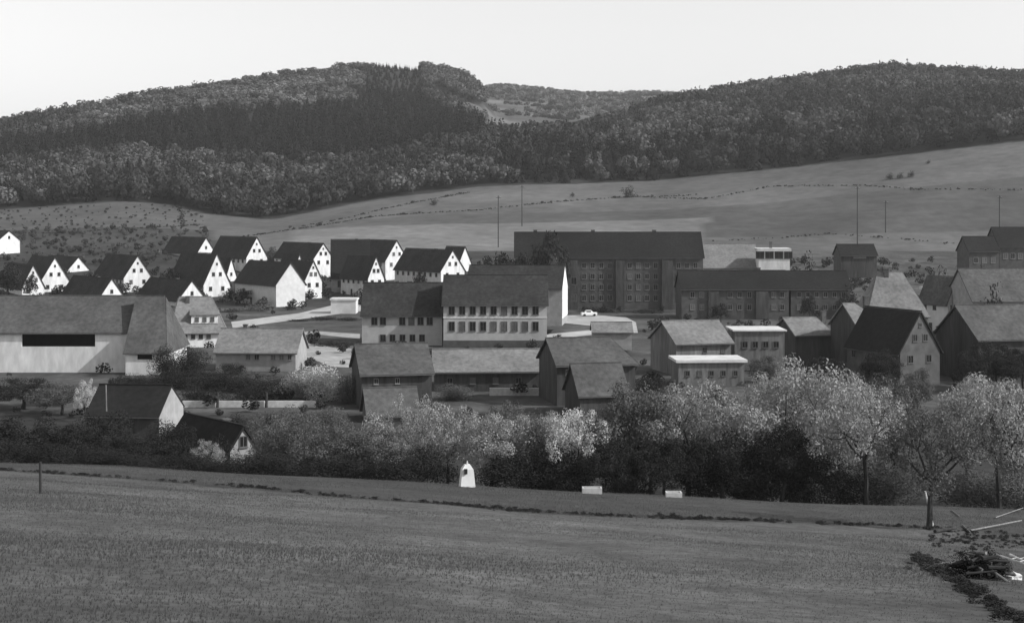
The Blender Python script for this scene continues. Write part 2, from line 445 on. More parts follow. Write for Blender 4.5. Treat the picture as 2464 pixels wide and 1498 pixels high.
def building(name, label, cat, cx, cy, yaw, L, W, zb, ze, zr, wall, roof, wins=(), hipL=0, hipR=0, over=0.5, og=0.35,
             chim=(), doors=(), group=None, wallholes=None, flat=False, th=0.22, frame='frame', mull=1):
    base = zb
    root = thing(name, label, cat, (cx, cy, base), yaw, group)
    e = ze - base; r = zr - base; dn = -1.5; w2 = W / 2; l2 = L / 2
    wb = MB()
    if flat:
        wb.box(-l2, l2, -w2, w2, dn, e); wb.build("wall", M[wall], root)
        rf = MB().box(-l2 - over, l2 + over, -w2 - over, w2 + over, e + 0.003, r).build("roof", M[roof], root)
    else:
        if wallholes:
            wallholes(wb, l2, w2, dn, e, r); wb.build("wall", M[wall], root)
        elif hipL or hipR:
            wb.box(-l2, l2, -w2, w2, dn, e).build("wall", M[wall], root)
            # gable triangle on an unhipped end
            gb = MB()
            for end, hip in ((-1, hipL), (1, hipR)):
                if not hip:
                    x0, x1 = sorted((end * l2, end * (l2 - 0.3)))
                    gb.prism([(-w2 + .02, e + .003), (w2 - .02, e + .003), (0, r - .03)], x0, x1)
            if gb.v: gb.build("gable", M[wall], root)
        else:
            wb.prism([(-w2, dn), (w2, dn), (w2, e), (0, r), (-w2, e)], -l2, l2).build("wall", M[wall], root)
        sl = (r - e) / w2
        eo = w2 + over; ez = e - over * sl + 0.03; rz_ = r + 0.03
        xl, xr = -l2 - og, l2 + og
        rb = MB()
        rl = xl + (hipL if hipL else 0); rr = xr - (hipR if hipR else 0)
        rb.slab([(xl, -eo, ez), (xr, -eo, ez), (rr, 0, rz_), (rl, 0, rz_)], th)
        rb.slab([(xr, eo, ez), (xl, eo, ez), (rl, 0, rz_), (rr, 0, rz_)], th)
        if hipL: rb.slab([(xl, eo, ez), (xl, -eo, ez), (rl, 0, rz_)], th)
        if hipR: rb.slab([(xr, -eo, ez), (xr, eo, ez), (rr, 0, rz_)], th)
        rf = rb.build("roof", M[roof], root)
        MB().box(rl, rr, -0.16, 0.16, rz_ + th - 0.05, rz_ + th + 0.13).build("ridge_cap", M[roof], rf)
        gt = MB().box(xl, xr, -eo - 0.14, -eo + 0.0, ez - 0.02, ez + 0.12); gt.build("gutter", M['framedark'], rf)
    for (u, v, hh, ww) in chim:
        zz = r - abs(v) * ((r - e) / w2 if not flat else 0)
        c = MB().box(-ww / 2, ww / 2, -ww / 2, ww / 2, -0.8, hh).build("chimney", M['brick'], rf, (u, v, zz))
        # cap slightly wider, butted on top
        MB().box(-ww / 2 - .08, ww / 2 + .08, -ww / 2 - .08, ww / 2 + .08, hh + .002, hh + .14).build("chimney_cap", M['brick'], root, (u, v, zz))
    for (side, u, z, w, h) in wins:
        if side == 'F': window(root, u, -w2 - 0.02, z, w, h, 0, frame, mull)
        elif side == 'R': window(root, l2 + 0.02, u, z, w, h, R(90), frame, mull)
        elif side == 'L': window(root, -l2 - 0.02, u, z, w, h, R(-90), frame, mull)
        elif side == 'B': window(root, u, w2 + 0.02, z, w, h, R(180), frame, mull)
    for (side, u, w, h) in doors:
        if side == 'F': door(root, u, -w2 - 0.02, 0.05, w, h, 0)
        elif side == 'R': door(root, l2 + 0.02, u, 0.05, w, h, R(90))
    root['dims'] = (L, W, e, r)
    return root

def gable_house(label, gl, gr, ay, ey, rx, Y, th=40, wall='white', roof='roofdark', name="gabled_house", cat="house", group=None, wins='std', base=None, chim=True, frame='framedark'):
    t = R(th)
    xg = wx((gl + gr) / 2, Y)
    W = (gr - gl) / SV * Y / F / math.cos(t)
    k = rx / SV - 512
    L = (F * xg - k * Y) / (F * math.sin(t) + k * math.cos(t))
    L = max(6.0, min(26.0, L * 1.12))
    nx, ny = math.sin(t), -math.cos(t)
    cx, cy = xg - nx * L / 2, Y - ny * L / 2
    zr = wz(ay, Y); ze = wz(ey, Y)
    zb = min(Tz(xg, Y), Tz(cx, cy)) if base is None else wz(base, Y)
    if ze - zb < 1.5: zb = ze - 2.2
    e = ze - zb; r = zr - zb
    ws = []
    if wins == 'std':
        g = (r - e)
        ws += [('R', -W * .13, e + g * .34, .95, 1.15), ('R', W * .13, e + g * .34, .95, 1.15), ('R', 0, e + g * .68, .6, .7)]
        if e > 2.6:
            ws += [('R', -W * .24, e - 1.3, 1.05, 1.25), ('R', W * .22, e - 1.3, 1.05, 1.25)]
            for q in np.arange(-L / 2 + 1.8, L / 2 - 1.2, 3.1): ws.append(('F', float(q), e - 1.35, 1.1, 1.2))
    elif wins == 'one':
        ws += [('R', 0, e + (r - e) * .35, .9, 1.1)]
    b = building(name, label, cat, cx, cy, t - R(90), L, W, zb, ze, zr, M and wall, roof, ws, group=group,
                 over=0.45, og=0.25, chim=[(L * .12, 0.5, 1.0, .7)] if chim else (), frame=frame,
                 doors=[('F', -L * .1, 1.0, 2.0)] if e > 2.4 else ())
    return b
def front(label, xl, xr, ry, ey, Y, D, yaw=0, base=None, wall='greyplaster', roof='roofmid', name="house", cat="house", rows=(), **kw):
    t = R(yaw)
    x0 = wx((xl + xr) / 2, Y)
    L = (xr - xl) / SV * Y / F / math.cos(t)
    dx, dy = -math.sin(t), math.cos(t)
    cx, cy = x0 + dx * D / 2, Y + dy * D / 2
    ze = wz(ey, Y); zr = wz(ry, cy)
    zb = Tz(x0, Y) if base is None else wz(base, Y)
    ws = list(kw.pop('wins', []))
    s = Y / F / SV / math.cos(t)
    for (va, vb, zc, w, h) in rows:           # measured window boxes on the front: V x from-to, V y centre, w,h in V
        ws.append(('F', ((va + vb) / 2 - (xl + xr) / 2) * s, wz(zc, Y) - zb, w * s, h * s))
    return building(name, label, cat, cx, cy, t, L, D, zb, ze, zr, wall, roof, ws, **kw)

HG = "white gabled houses of the estate"
HOUSES = [
    ("white gabled house standing alone on the slope at the left edge", 2, 42, 556, 578, -50, 590, 42, 'white', 'one'),
    ("white gabled house peeping between dark trees, left of the two-window gable", 58, 102, 638, 690, -20, 468, 35, 'white', 'std'),
    ("broad white gabled house above the left end of the big barn roof", 102, 163, 620, 679, 5, 480, 33, 'white', 'std'),
    ("white gable half hidden behind the broad white house at left", 166, 212, 619, 652, 118, 535, 40, 'white', 'one'),
    ("large white house with long dark roof above the middle of the barn", 303, 360, 616, 667, 232, 480, 36, 'white', 'std'),
    ("low white gable peeping over the barn ridge, left of the large house", 244, 294, 671, 716, 168, 430, 40, 'white', 'one'),
    ("low white gable just over the right end of the barn ridge", 434, 490, 676, 720, 372, 425, 40, 'white', 'one'),
    ("small white gable in the rear row, above the four-window house", 478, 514, 572, 607, 402, 575, 42, 'white', 'one'),
    ("white house with steep gable and three attic windows, chimney on the ridge", 494, 550, 611, 683, 412, 462, 36, 'white', 'std'),
    ("narrow white gable squeezed behind the steep house with three attic windows", 543, 570, 622, 678, 505, 510, 48, 'white', 'one'),
    ("tall white gable at the rear, dark roof running left, above the grey gable", 596, 640, 571, 618, 528, 535, 40, 'white', 'std'),
    ("greyish plastered gable nearest the road with a plain blank end wall", 668, 731, 633, 683, 602, 422, 36, 'cream', 'none'),
    ("bright white narrow house right beside the grey blank gable", 735, 773, 628, 674, 700, 455, 36, 'white', 'std'),
    ("pale gabled house behind the bright narrow one, shaded dark roof left", 757, 799, 586, 621, 692, 520, 40, 'white', 'std'),
    ("sliver of white gable between the grey gable and the narrow house", 711, 730, 612, 648, 688, 500, 45, 'white', 'none'),
    ("tiny white gable above the roof of the long grey house", 878, 904, 590, 622, 845, 550, 40, 'white', 'none'),
    ("slim tall white gable in front of the long grey house", 887, 923, 618, 667, 846, 462, 36, 'white', 'std'),
    ("wide white gable with paired attic windows, right of the slim gable", 929, 980, 579, 626, 886, 515, 38, 'white', 'std'),
    ("white gabled house with chimney, above the school's left wing", 1062, 1117, 602, 650, 986, 470, 38, 'white', 'std'),
    ("small white gable tucked behind the chimneyed house above the school", 1104, 1134, 594, 634, 1080, 535, 42, 'white', 'none'),
]
for (lab, gl, gr, ay, ey, rx, Y, th, wall, wins) in HOUSES:
    gable_house(lab, gl, gr, ay, ey, rx, Y, th, wall, 'roofdark', group=HG, wins=wins)
front("long grey plastered house with a broad dark roof facing the viewer", 798, 888, 577, 664, 478, 13, 6, wall='greyplaster', roof='roofshade',
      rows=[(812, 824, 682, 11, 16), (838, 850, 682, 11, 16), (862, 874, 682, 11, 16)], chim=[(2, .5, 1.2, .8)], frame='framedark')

# --- big barn at left, open under the eave
Yb = 250
def barn_holes(wb, l2, w2, dn, e, r):
    s = Yb / F / SV
    mid = (-90 + 307) / 2
    a = (52 - mid) * s; b = (229 - mid) * s
    top = wz(833, Yb) - ZB1
    t = .35
    wb.box(-l2, a, -w2, -w2 + t, dn, e); wb.box(b, l2, -w2, -w2 + t, dn, e); wb.box(a, b, -w2 + .002, -w2 + t, dn, top)
    wb.box(-l2 + .002, l2 - .002, w2 - t, w2, dn, e)
    for x0, x1 in ((-l2, -l2 + t), (l2 - t, l2)):
        wb.prism([(-w2 + t + .002, dn), (w2 - t - .002, dn), (w2 - t - .002, e), (0, r - .1), (-w2 + t + .002, e)], x0, x1)
ZB1 = Tz(wx(150, Yb), Yb)
b1 = front("long white barn with a dark open loft under its broad grey roof", -90, 307, 714, 799, Yb, 15, 0, wall='white', roof='roofmid', name="barn", cat="barn",
           wallholes=barn_holes, over=.35)
L1 = (307 + 90) / SV * Yb / F
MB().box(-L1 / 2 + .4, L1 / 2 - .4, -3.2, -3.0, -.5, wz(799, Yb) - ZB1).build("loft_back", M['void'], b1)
Yw = 246
ZW = Tz(wx(348, Yw), Yw)
def wing_holes(wb, l2, w2, dn, e, r):
    s = Yw / F / SV; mid = (302 + 395) / 2
    a = (330 - mid) * s; b = (366 - mid) * s; top = wz(864, Yw) - ZW; t = .35
    wb.box(-l2, a, -w2, -w2 + t, dn, e); wb.box(b, l2, -w2, -w2 + t, dn, e); wb.box(a, b, -w2 + .002, -w2 + t, dn, top)
    wb.box(-l2 + .002, l2 - .002, w2 - t, w2, dn, e)
    wb.prism([(-w2 + t + .002, dn), (w2 - t - .002, dn), (w2 - t - .002, e), (0, r - .1), (-w2 + t + .002, e)], -l2, -l2 + t)
    wb.box(l2 - t, l2, -w2 + t + .002, w2 - t - .002, dn, e)
b1w = front("barn wing with its roof sweeping low over a white wall and small opening", 302, 395, 715, 846, Yw, 17, 0, wall='white', roof='roofmid', name="barn_wing", cat="barn",
            wallholes=wing_holes, over=.35, hipR=2.2)
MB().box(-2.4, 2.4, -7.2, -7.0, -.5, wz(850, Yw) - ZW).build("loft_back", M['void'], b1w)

b2 = front("white house with a tall hipped roof and a dormer behind the barn wing", 412, 540, 716, 797, 296, 13, 12, wall='white', roof='rooflight',
           hipR=3.0, hipL=2.0, over=.5, rows=[(v, v + 10, 806, 10, 16) for v in (424, 442, 460, 478, 496)], frame='framedark',
           chim=[(-2.0, -1.0, 1.3, .8)])
_s = 296 / F / SV
d = MB().box(-2.6, 2.6, -1.2, 1.2, -.6, .9).build("dormer", M['white'], b2, ((492 - 476) * _s, -4.3, wz(771, 293) - Tz(wx(476, 296), 296) - .2))
MB().slab([(-2.9, -1.5, .95), (2.9, -1.5, .95), (2.9, 1.6, 1.75), (-2.9, 1.6, 1.75)], .15).build("dormer_roof", M['rooflight'], d)
for q in (-1.5, 0, 1.5): window(d, q, -1.22, .2, .8, .9, 0, 'framedark', 1).name = "window"

front("low grey roofed cottage with a small whitewashed front, right of the white house", 518, 712, 793, 846, 252, 10, -3, wall='greyplaster', roof='rooflight', name="cottage",
      rows=[(590, 604, 858, 12, 14), (612, 624, 858, 12, 14), (652, 664, 858, 12, 14), (672, 684, 858, 12, 14), (694, 702, 858, 10, 14)], chim=[(-3, .6, 1.2, .7)])
front("small flat white shed where the road meets the school", 796, 856, 716, 722, 392, 6, 0, base=746, wall='cream', roof='roofpale', name="shed", cat="shed", flat=True, over=.25)

# --- school
up = [(893, 909), (913, 930), (960, 976), (982, 998), (1004, 1020), (1026, 1042)]
lo = [(913, 930), (937, 952), (961, 976), (985, 1000), (1008, 1023)]
front("left wing of the school, pale front with two rows of dark windows", 871, 1064, 682, 757, 300, 14, 0, base=832, wall='school', roof='roofdark', name="school_wing", cat="school",
      rows=[(a, b, 771, 15, 20) for a, b in up] + [(a, b, 812, 14, 17) for a, b in lo], over=.5, frame='framedark', chim=[(1, 1, 1.2, .9)])
sm = front("main wing of the school, pale front with nine tall windows in each row", 1067, 1316, 664, 733, 296, 15, 0, base=838, wall='school', roof='roofdark', name="school", cat="school",
      rows=[(1078 + 25.2 * i, 1096 + 25.2 * i, 745, 15, 23) for i in range(9)] + [(1078 + 25.2 * i, 1096 + 25.2 * i, 784, 15, 23) for i in range(9)]
      + [(1090 + 62 * i, 1108 + 62 * i, 828, 16, 8) for i in range(4)], over=.35, frame='framedark')
_s = 296 / F / SV
zb_ = wz(838, 296)
MB().box(-249 / 2 * _s - .08, 249 / 2 * _s + .08, -7.62, -7.505, -1, wz(818, 296) - zb_).build("plinth", M['dimplaster'], sm)
MB().box(-249 / 2 * _s - .05, 249 / 2 * _s + .05, -7.60, -7.505, wz(763, 296) - zb_ - .1, wz(763, 296) - zb_ + .1).build("cornice", M['white'], sm)
front("tall rear block of the school with a bright end wall on its right", 1118, 1352, 640, 694, 326, 15, -6.5, base=765, wall='greyplaster', roof='roofdark', name="school_block", cat="school",
      over=.3, og=.05, wins=[('F', 13.2, 8.2, 1.3, 1.6), ('F', 13.2, 4.6, 1.3, 1.6)], frame='framedark')
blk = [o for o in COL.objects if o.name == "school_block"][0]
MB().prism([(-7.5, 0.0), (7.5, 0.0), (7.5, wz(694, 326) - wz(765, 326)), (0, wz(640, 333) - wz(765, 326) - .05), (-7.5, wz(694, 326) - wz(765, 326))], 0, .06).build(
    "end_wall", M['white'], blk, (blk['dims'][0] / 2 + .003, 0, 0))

# --- apartment blocks
def storeys(v0, v1, n, vys, w, h):
    return [(v0 + (v1 - v0) * (i + .5) / n - w / 2, v0 + (v1 - v0) * (i + .5) / n + w / 2, vy, w, h) for vy in vys for i in range(n)]
ap = front("long grey apartment block with four storeys and a wide dark roof", 1240, 1692, 560, 617, 408, 15, 0, base=748, wall='dimplaster', roof='roofshade', name="apartment_block", cat="apartment block",
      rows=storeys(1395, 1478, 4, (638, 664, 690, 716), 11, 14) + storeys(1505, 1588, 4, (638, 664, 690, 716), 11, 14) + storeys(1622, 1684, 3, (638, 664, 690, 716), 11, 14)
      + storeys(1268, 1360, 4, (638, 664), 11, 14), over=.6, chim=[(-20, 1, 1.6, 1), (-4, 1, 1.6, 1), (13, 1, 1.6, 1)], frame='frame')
_s = 408 / F / SV
for v0, v1 in ((1366, 1390), (1481, 1502), (1592, 1618)):
    MB().box((v0 - 1466) * _s, (v1 - 1466) * _s, -8.4, -7.503, 0.2, wz(625, 408) - wz(748, 408)).build("balcony_bay", M['darkwood'], ap)
ap2 = front("lower grey apartment block in front of the long one, two storeys", 1640, 1898, 652, 694, 372, 13, 0, base=768, wall='dimplaster', roof='roofshade', name="apartment_block", cat="apartment block",
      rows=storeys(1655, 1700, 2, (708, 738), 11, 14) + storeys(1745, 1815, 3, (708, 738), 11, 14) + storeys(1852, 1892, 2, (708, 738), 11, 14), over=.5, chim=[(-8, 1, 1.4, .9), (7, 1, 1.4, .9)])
_s = 372 / F / SV
for v0, v1 in ((1704, 1730), (1818, 1848)):
    MB().box((v0 - 1769) * _s, (v1 - 1769) * _s, -7.2, -6.503, 0.2, wz(700, 372) - wz(768, 372)).build("balcony_bay", M['darkwood'], ap2)
front("grey two storey house at the right end of the apartment blocks", 1903, 2046, 653, 694, 374, 12.5, 0, base=767, wall='dimplaster', roof='roofshade',
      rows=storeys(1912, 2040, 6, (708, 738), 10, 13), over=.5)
front("hall with a broad pale low roof above the lower apartment block", 1694, 1826, 588, 645, 432, 26, -3, base=668, wall='white', roof='rooflight', name="hall", cat="hall", over=.3)
vl = front("flat roofed villa with a dark window band and white end wall", 1826, 1900, 596, 604, 425, 10, -4, base=650, wall='white', roof='roofpale', name="villa", cat="villa", flat=True, over=.4,
      wins=[('F', q, 4.4, 2.4, 2.1) for q in (-4, -1.35, 1.3, 3.95)], frame='framedark', chim=[(-.5, 0, 1.7, .8)])
front("dark boarded barn on the field side, right of the villa", 2024, 2110, 589, 614, 425, 10, 0, base=655, wall='darkwood', roof='roofshade', name="barn", cat="barn",
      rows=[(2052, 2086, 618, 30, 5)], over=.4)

# --- farm buildings right of centre
front("old barn with a dark left gable and grey roof before the school", 872, 1038, 830, 896, 204, 11, 13, wall='darkwood', roof='roofmid', name="barn", cat="barn", over=.6,
      rows=[(900, 912, 915, 11, 14), (950, 962, 915, 11, 14)], doors=[('F', 2.6, 2.2, 2.6)])
front("lean shed with a pale roof against the old barn's front", 888, 1005, 936, 996, 192, 6, 13, wall='wood', roof='roofmid', name="shed", cat="shed", over=.4)
lb = front("long farm building with a pale roof and dark front below the school", 1045, 1300, 843, 892, 224, 11, 3, wall='darkwood', roof='rooflight', name="farm_building", cat="farm building", over=.6,
      rows=[(1075, 1090, 915, 14, 16), (1130, 1145, 915, 14, 16), (1185, 1200, 915, 14, 16), (1240, 1255, 915, 14, 16)], frame='framedark')
tag(MB().box(0, (1296 - 1178) / SV * 219 / F, -.25, .25, -1, 1.1).build("low_wall", M['stone'], None, (wx(1178, 219), 219, Tz(wx(1237, 219), 219))),
    "low white wall in front of the long farm building", "wall")
front("barn with dark left gable and hipped right end, right of the long building", 1340, 1530, 815, 874, 208, 11, 12, wall='darkwood', roof='roofmid', name="barn", cat="barn", over=.6, hipR=2.5,
      rows=[(1360, 1372, 893, 11, 14)], doors=[('F', -1.0, 1.6, 2.2)])
front("stable annex with a sloping grey roof below the hipped barn", 1395, 1510, 877, 948, 197, 8, 12, wall='darkwood', roof='roofmid', name="stable", cat="stable", over=.4)
front("small pale roofed outhouse on the yard above the hipped barn", 1428, 1520, 777, 800, 285, 7, 0, base=822, wall='greyplaster', roof='rooflight', name="outhouse", cat="outhouse", over=.3)
b5 = front("barn with a pale roof and dark left gable, above the bright lean-to", 1625, 1762, 774, 824, 246, 12, 15, wall='wood', roof='rooflight', name="barn", cat="barn", over=.6,
      rows=[(1690, 1702, 842, 11, 13), (1735, 1747, 842, 11, 13)], frame='framedark')
front("long low garage with a thin bright roof edge beside the pale barn", 1768, 1888, 788, 796, 252, 8, 0, base=868, wall='wood', roof='roofpale', name="garage", cat="garage", flat=True, over=.35,
      rows=storeys(1780, 1880, 4, (828,), 14, 16), frame='framedark')
lt = front("lean-to shed with a bright white roof strip and grey front", 1632, 1792, 859, 871, 231, 7, 3, base=930, wall='wood', roof='roofpale', name="lean_to_shed", cat="shed", flat=True, over=.4,
      rows=storeys(1640, 1785, 5, (897,), 11, 14), frame='framedark')
front("low house with a pale trapezoid roof, left of the big farmhouses", 1912, 2005, 766, 804, 264, 10, 12, wall='darkwood', roof='rooflight', name="low_house", cat="house", over=.6, hipR=1.2, chim=[(4.3, .8, 1.5, .8)])
front("house with a bright hipped roof and dark gable beside the large farmhouse", 2064, 2142, 732, 788, 254, 11, 13, wall='darkwood', roof='rooflight', over=.5, hipR=4.0, chim=[(1.4, .5, 1.6, .7)],
      rows=[(2080, 2090, 812, 10, 14), (2105, 2115, 812, 10, 14)], frame='framedark')
front("large farmhouse with a wide grey roof and bright hipped right end", 2090, 2232, 656, 756, 300, 16, -5, wall='greyplaster', roof='rooflight', name="farmhouse", cat="farmhouse", over=.6, hipR=4.2, hipL=3.4,
      chim=[(-1.2, -.8, 1.6, .9)])
gable_house("shaded farmhouse with a grey front gable rising over the orchard", 2160, 2268, 752, 842, 2098, 232, 24, 'shadeplaster', 'roofshade', name="farmhouse", cat="farmhouse", wins='std', chim=False)
front("house at the right edge with a broad grey roof and dark gable", 2345, 2560, 736, 812, 236, 13, 13, wall='darkwood', roof='roofmid', over=.6, rows=[(2400, 2412, 845, 11, 15), (2440, 2452, 845, 11, 15)])
gable_house("slender white gable between the large farmhouse and the right edge", 2277, 2325, 668, 725, 2240, 330, 26, 'cream', 'roofmid', wins='std', chim=False)
front("grey roofed house behind the slender white gable at the right edge", 2338, 2600, 648, 722, 318, 16, 4, wall='greyplaster', roof='roofmid', over=.5, chim=[(-6, .5, 1.4, .8)])
front("pale garage between the large farmhouse and the slender gable", 2236, 2274, 690, 699, 345, 7, 0, base=735, wall='greyplaster', roof='roofpale', name="garage", cat="garage", flat=True, over=.3)
front("dark roofed house on the slope at the far right edge", 2405, 2600, 548, 592, 445, 14, 0, base=665, wall='dimplaster', roof='roofshade', over=.5, rows=storeys(2410, 2464, 3, (615,), 11, 14))
front("dark low house left of the far right slope house", 2332, 2404, 570, 604, 440, 12, 0, base=660, wall='dimplaster', roof='roofshade', over=.4, rows=storeys(2338, 2400, 3, (625,), 11, 14))

# --- dark barn among the bushes at left
db = front("dark barn with one bright sunlit gable among the bushes at left", 205, 384, 930, 1000, 172, 9, -5, wall='darkwood', roof='roofshade', name="barn", cat="barn", over=.3, og=.1)
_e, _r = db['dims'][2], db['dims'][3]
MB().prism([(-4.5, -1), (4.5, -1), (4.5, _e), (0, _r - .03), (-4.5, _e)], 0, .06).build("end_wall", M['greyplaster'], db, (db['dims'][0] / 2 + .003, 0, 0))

gable_house("small house with a pale gable sunk in the bushes below the white garden walls", 558, 612, 1030, 1078, 462, 142, 40, 'greyplaster', 'roofshade', name="small_house", wins='one', chim=True)

# ------------------------------------------------------------------ walls, posts and small things
for (a, b, lab) in ((440, 520, "low white garden wall right of the dark barn's bright gable"), (527, 637, "low white garden wall between two dark posts"), (645, 760, "low white garden wall fading behind pale blossoms at right")):
    Y = 206
    tag(MB().box(0, (b - a) / SV * Y / F, -.2, .2, -2.0, 1.25).build("garden_wall", M['stone'], None, (wx(a, Y), Y, wz(985, Y))), lab, "wall", "white garden walls")
for v, lab in ((523.5, "dark post between the first two stretches of white garden wall"), (641, "dark post between the second and third stretches of white wall")):
    Y = 205.5
    tag(MB().tube((0, 0, -2), (0, 0, 2.4), .22, .18, 8).build("post", M['pole'], None, (wx(v, Y), Y, wz(985, Y))), lab, "post")
def stick(name, v0, y0, v1, y1, Y, r, mat, lab, cat, Y1=None, embed=0.6):
    p0 = Vector((wx(v0, Y), Y, wz(y0, Y))); Y1 = Y1 or Y; p1 = Vector((wx(v1, Y1), Y1, wz(y1, Y1)))
    d = (p0 - p1).normalized()
    o = MB().tube(d * embed, p1 - p0, r, r * .85, 7).build(name, M[mat], None, p0)
    return tag(o, lab, cat)
stick("post", 256, 975, 255, 925, 163, .08, 'dullwood', "pale slim post standing in front of the dark barn", "post")
stick("post", 476, 1062, 474, 1004, 150, .09, 'dullwood', "pale slim post right of the dark barn's gable", "post")
gx, gy = ground(98, 1186)
stick("stake", 98, 1188, 97, 1110, gy, .055, 'pole', "thin dark stake standing alone in the meadow at left", "stake")
gx, gy = ground(2246, 1266)
stick("stake", 2246, 1268, 2226, 1180, gy, .055, 'palewood', "white leaning stake beside the fruit tree trunk at right", "stake")

def pole(v, top, base, Y, lab):
    z0 = Tz(wx(v, Y), Y); h = wz(top, Y) - z0
    o = thing("utility_pole", lab, "utility pole", (wx(v, Y), Y, z0), R(20), "utility poles crossing the hillside field")
    MB().tube((0, 0, -1), (0, 0, h), .24, .16, 8).build("pole", M['pole'], o)
    MB().box(-1.1, 1.1, -.32, -.2, h - .9, h - .7).build("crossarm", M['pole'], o)
    for q in (-.9, .9): MB().tube((q, -.26, h - .7), (q, -.26, h - .45), .07, .05, 6).build("insulator", M['stone'], o)
for v, top, Y, lab in ((2063, 448, 610, "utility pole on the field above the dark boarded barn, thickest of them"), (2131, 482, 640, "utility pole just right of the thickest pole on the field"),
                       (1199, 470, 615, "utility pole above the school's tall rear block"), (1256, 445, 680, "utility pole on the field left of the apartment block roof"),
                       (2405, 470, 600, "utility pole near the right edge of the field")):
    pole(v, top, 0, Y, lab)

# wayside pillar
gx, gy = ground(1124, 1170)
o = thing("wayside_shrine", "small white tapered wayside shrine with a dark niche at the hedge foot", "shrine", (gx, gy, Tz(gx, gy)), R(12))
k = gy / F / SV
w0, w1, h = 38 * k / 2, 22 * k / 2, 54 * k
sb = MB().add([(-w0, -w0 * .8, -.3), (w0, -w0 * .8, -.3), (w0, w0 * .8, -.3), (-w0, w0 * .8, -.3), (-w1 * 1.25, -w1, h * .8), (w1 * 1.25, -w1, h * .8), (w1 * 1.25, w1, h * .8), (-w1 * 1.25, w1, h * .8), (-w1 * .6, -w1 * .6, h), (w1 * .6, -w1 * .6, h), (w1 * .6, w1 * .6, h), (-w1 * .6, w1 * .6, h)],
              [(0, 3, 2, 1), (0, 1, 5, 4), (1, 2, 6, 5), (2, 3, 7, 6), (3, 0, 4, 7), (4, 5, 9, 8), (5, 6, 10, 9), (6, 7, 11, 10), (7, 4, 8, 11), (8, 9, 10, 11)])
sb.build("pillar", M['white'], o)
MB().box(-.26, -.06, -w1 - .16, -w1 + .05, h * .62, h * .84).build("niche", M['void'], o)
MB().tube((0, 0, h + .002), (0, 0, h + .26), .09, .03, 6).build("finial", M['stone'], o)
for (a, b, t, bs, lab) in ((1401, 1448, 1171, 1186.5, "white stone trough at the orchard edge, larger of the two"), (1602, 1640, 1182, 1195, "low white stone trough further right under the orchard")):
    gx, gy = ground((a + b) / 2, bs)
    k = gy / F / SV; L = (b - a) * k; hh = (bs - t) * k
    tr = MB().box(-L / 2, L / 2, -.4, -.3, -.2, hh).box(-L / 2, L / 2, .3, .4, -.2, hh).box(-L / 2, -L / 2 + .1, -.298, .298, -.2, hh).box(L / 2 - .1, L / 2, -.298, .298, -.2, hh).box(-L / 2 + .102, L / 2 - .102, -.298, .298, -.2, hh * .4)
    tag(tr.build("trough", M['stone'], None, (gx, gy, Tz(gx, gy))), lab, "trough")

# parked car on the yard
gx, gy = ground(1417, 760, y0=200)
Yc = gy
car = thing("parked_car", "small white car parked on the pale yard before the apartment block", "car", (gx, gy, Tz(gx, gy) + .06), R(8))
MB().prism([(-.8, .3), (.8, .3), (.8, .85), (.74, .95), (-.74, .95), (-.8, .85)], -2.0, 2.0).build("body", M['carpaint'], car)
cb = MB().add([(-1.2, -.7, .952), (1.1, -.7, .952), (1.1, .7, .952), (-1.2, .7, .952), (-.8, -.58, 1.5), (.5, -.58, 1.5), (.5, .58, 1.5), (-.8, .58, 1.5)],
              [(0, 3, 2, 1), (4, 5, 6, 7), (0, 1, 5, 4), (1, 2, 6, 5), (2, 3, 7, 6), (3, 0, 4, 7)]).build("cabin", M['carpaint'], car)
MB().box(-.75, .45, -.70, -.60, 1.02, 1.38).build("side_window", M['glass'], cb)
for sx in (-1.25, 1.3):
    for sy in (-.78, .78):
        MB().tube((sx, sy - .09, .31), (sx, sy + .09, .31), .31, .31, 14).build("wheel", M['rubber'], car)

# fallen poles and a heap of logs at lower right
def lying(name, v0, y0, v1, y1, r0, r1, mat, lab, cat, lift=.1):
    a = ground(v0, y0); b = ground(v1, y1)
    p0 = Vector((a[0], a[1], Tz(*a) + r0 + .02)); p1 = Vector((b[0], b[1], Tz(*b) + r1 + lift))
    return tag(MB().tube((0, 0, 0), p1 - p0, r0, r1, 7).build(name, M[mat], None, p0), lab, cat)
lying("pole", 2335, 1278, 2458, 1264, .055, .04, 'dullwood', "long pale pole lying at the right meadow edge", "pole", .3)
lying("pole", 2316, 1264, 2336, 1286, .05, .035, 'dullwood', "short pale stick leaning against the end of the long pole", "pole")
lying("pole", 2250, 1282, 2300, 1276, .10, .07, 'bark', "dark log lying at the foot of the right fruit tree", "pole")
lying('pole', 2395, 1246, 2462, 1228, .04, .03, 'dullwood', "thin pale branch lying under the orchard at the right edge", "pole", .2)
lying('pole', 2290, 1228, 2310, 1244, .04, .03, 'dullwood', "short pale branch right of the stake tree", "pole", .05)
M['brush'] = leafmat("dead_brushwood", 0.012, 0.4, 0.05)
_hx, _hy = ground(2360, 1392); _k = _hy / F / SV
lh = thing("log_heap", "heap of dark logs and rubble at the lower right of the meadow", "log heap", (_hx, _hy, Tz(_hx, _hy)))
_r = np.random.default_rng(77)
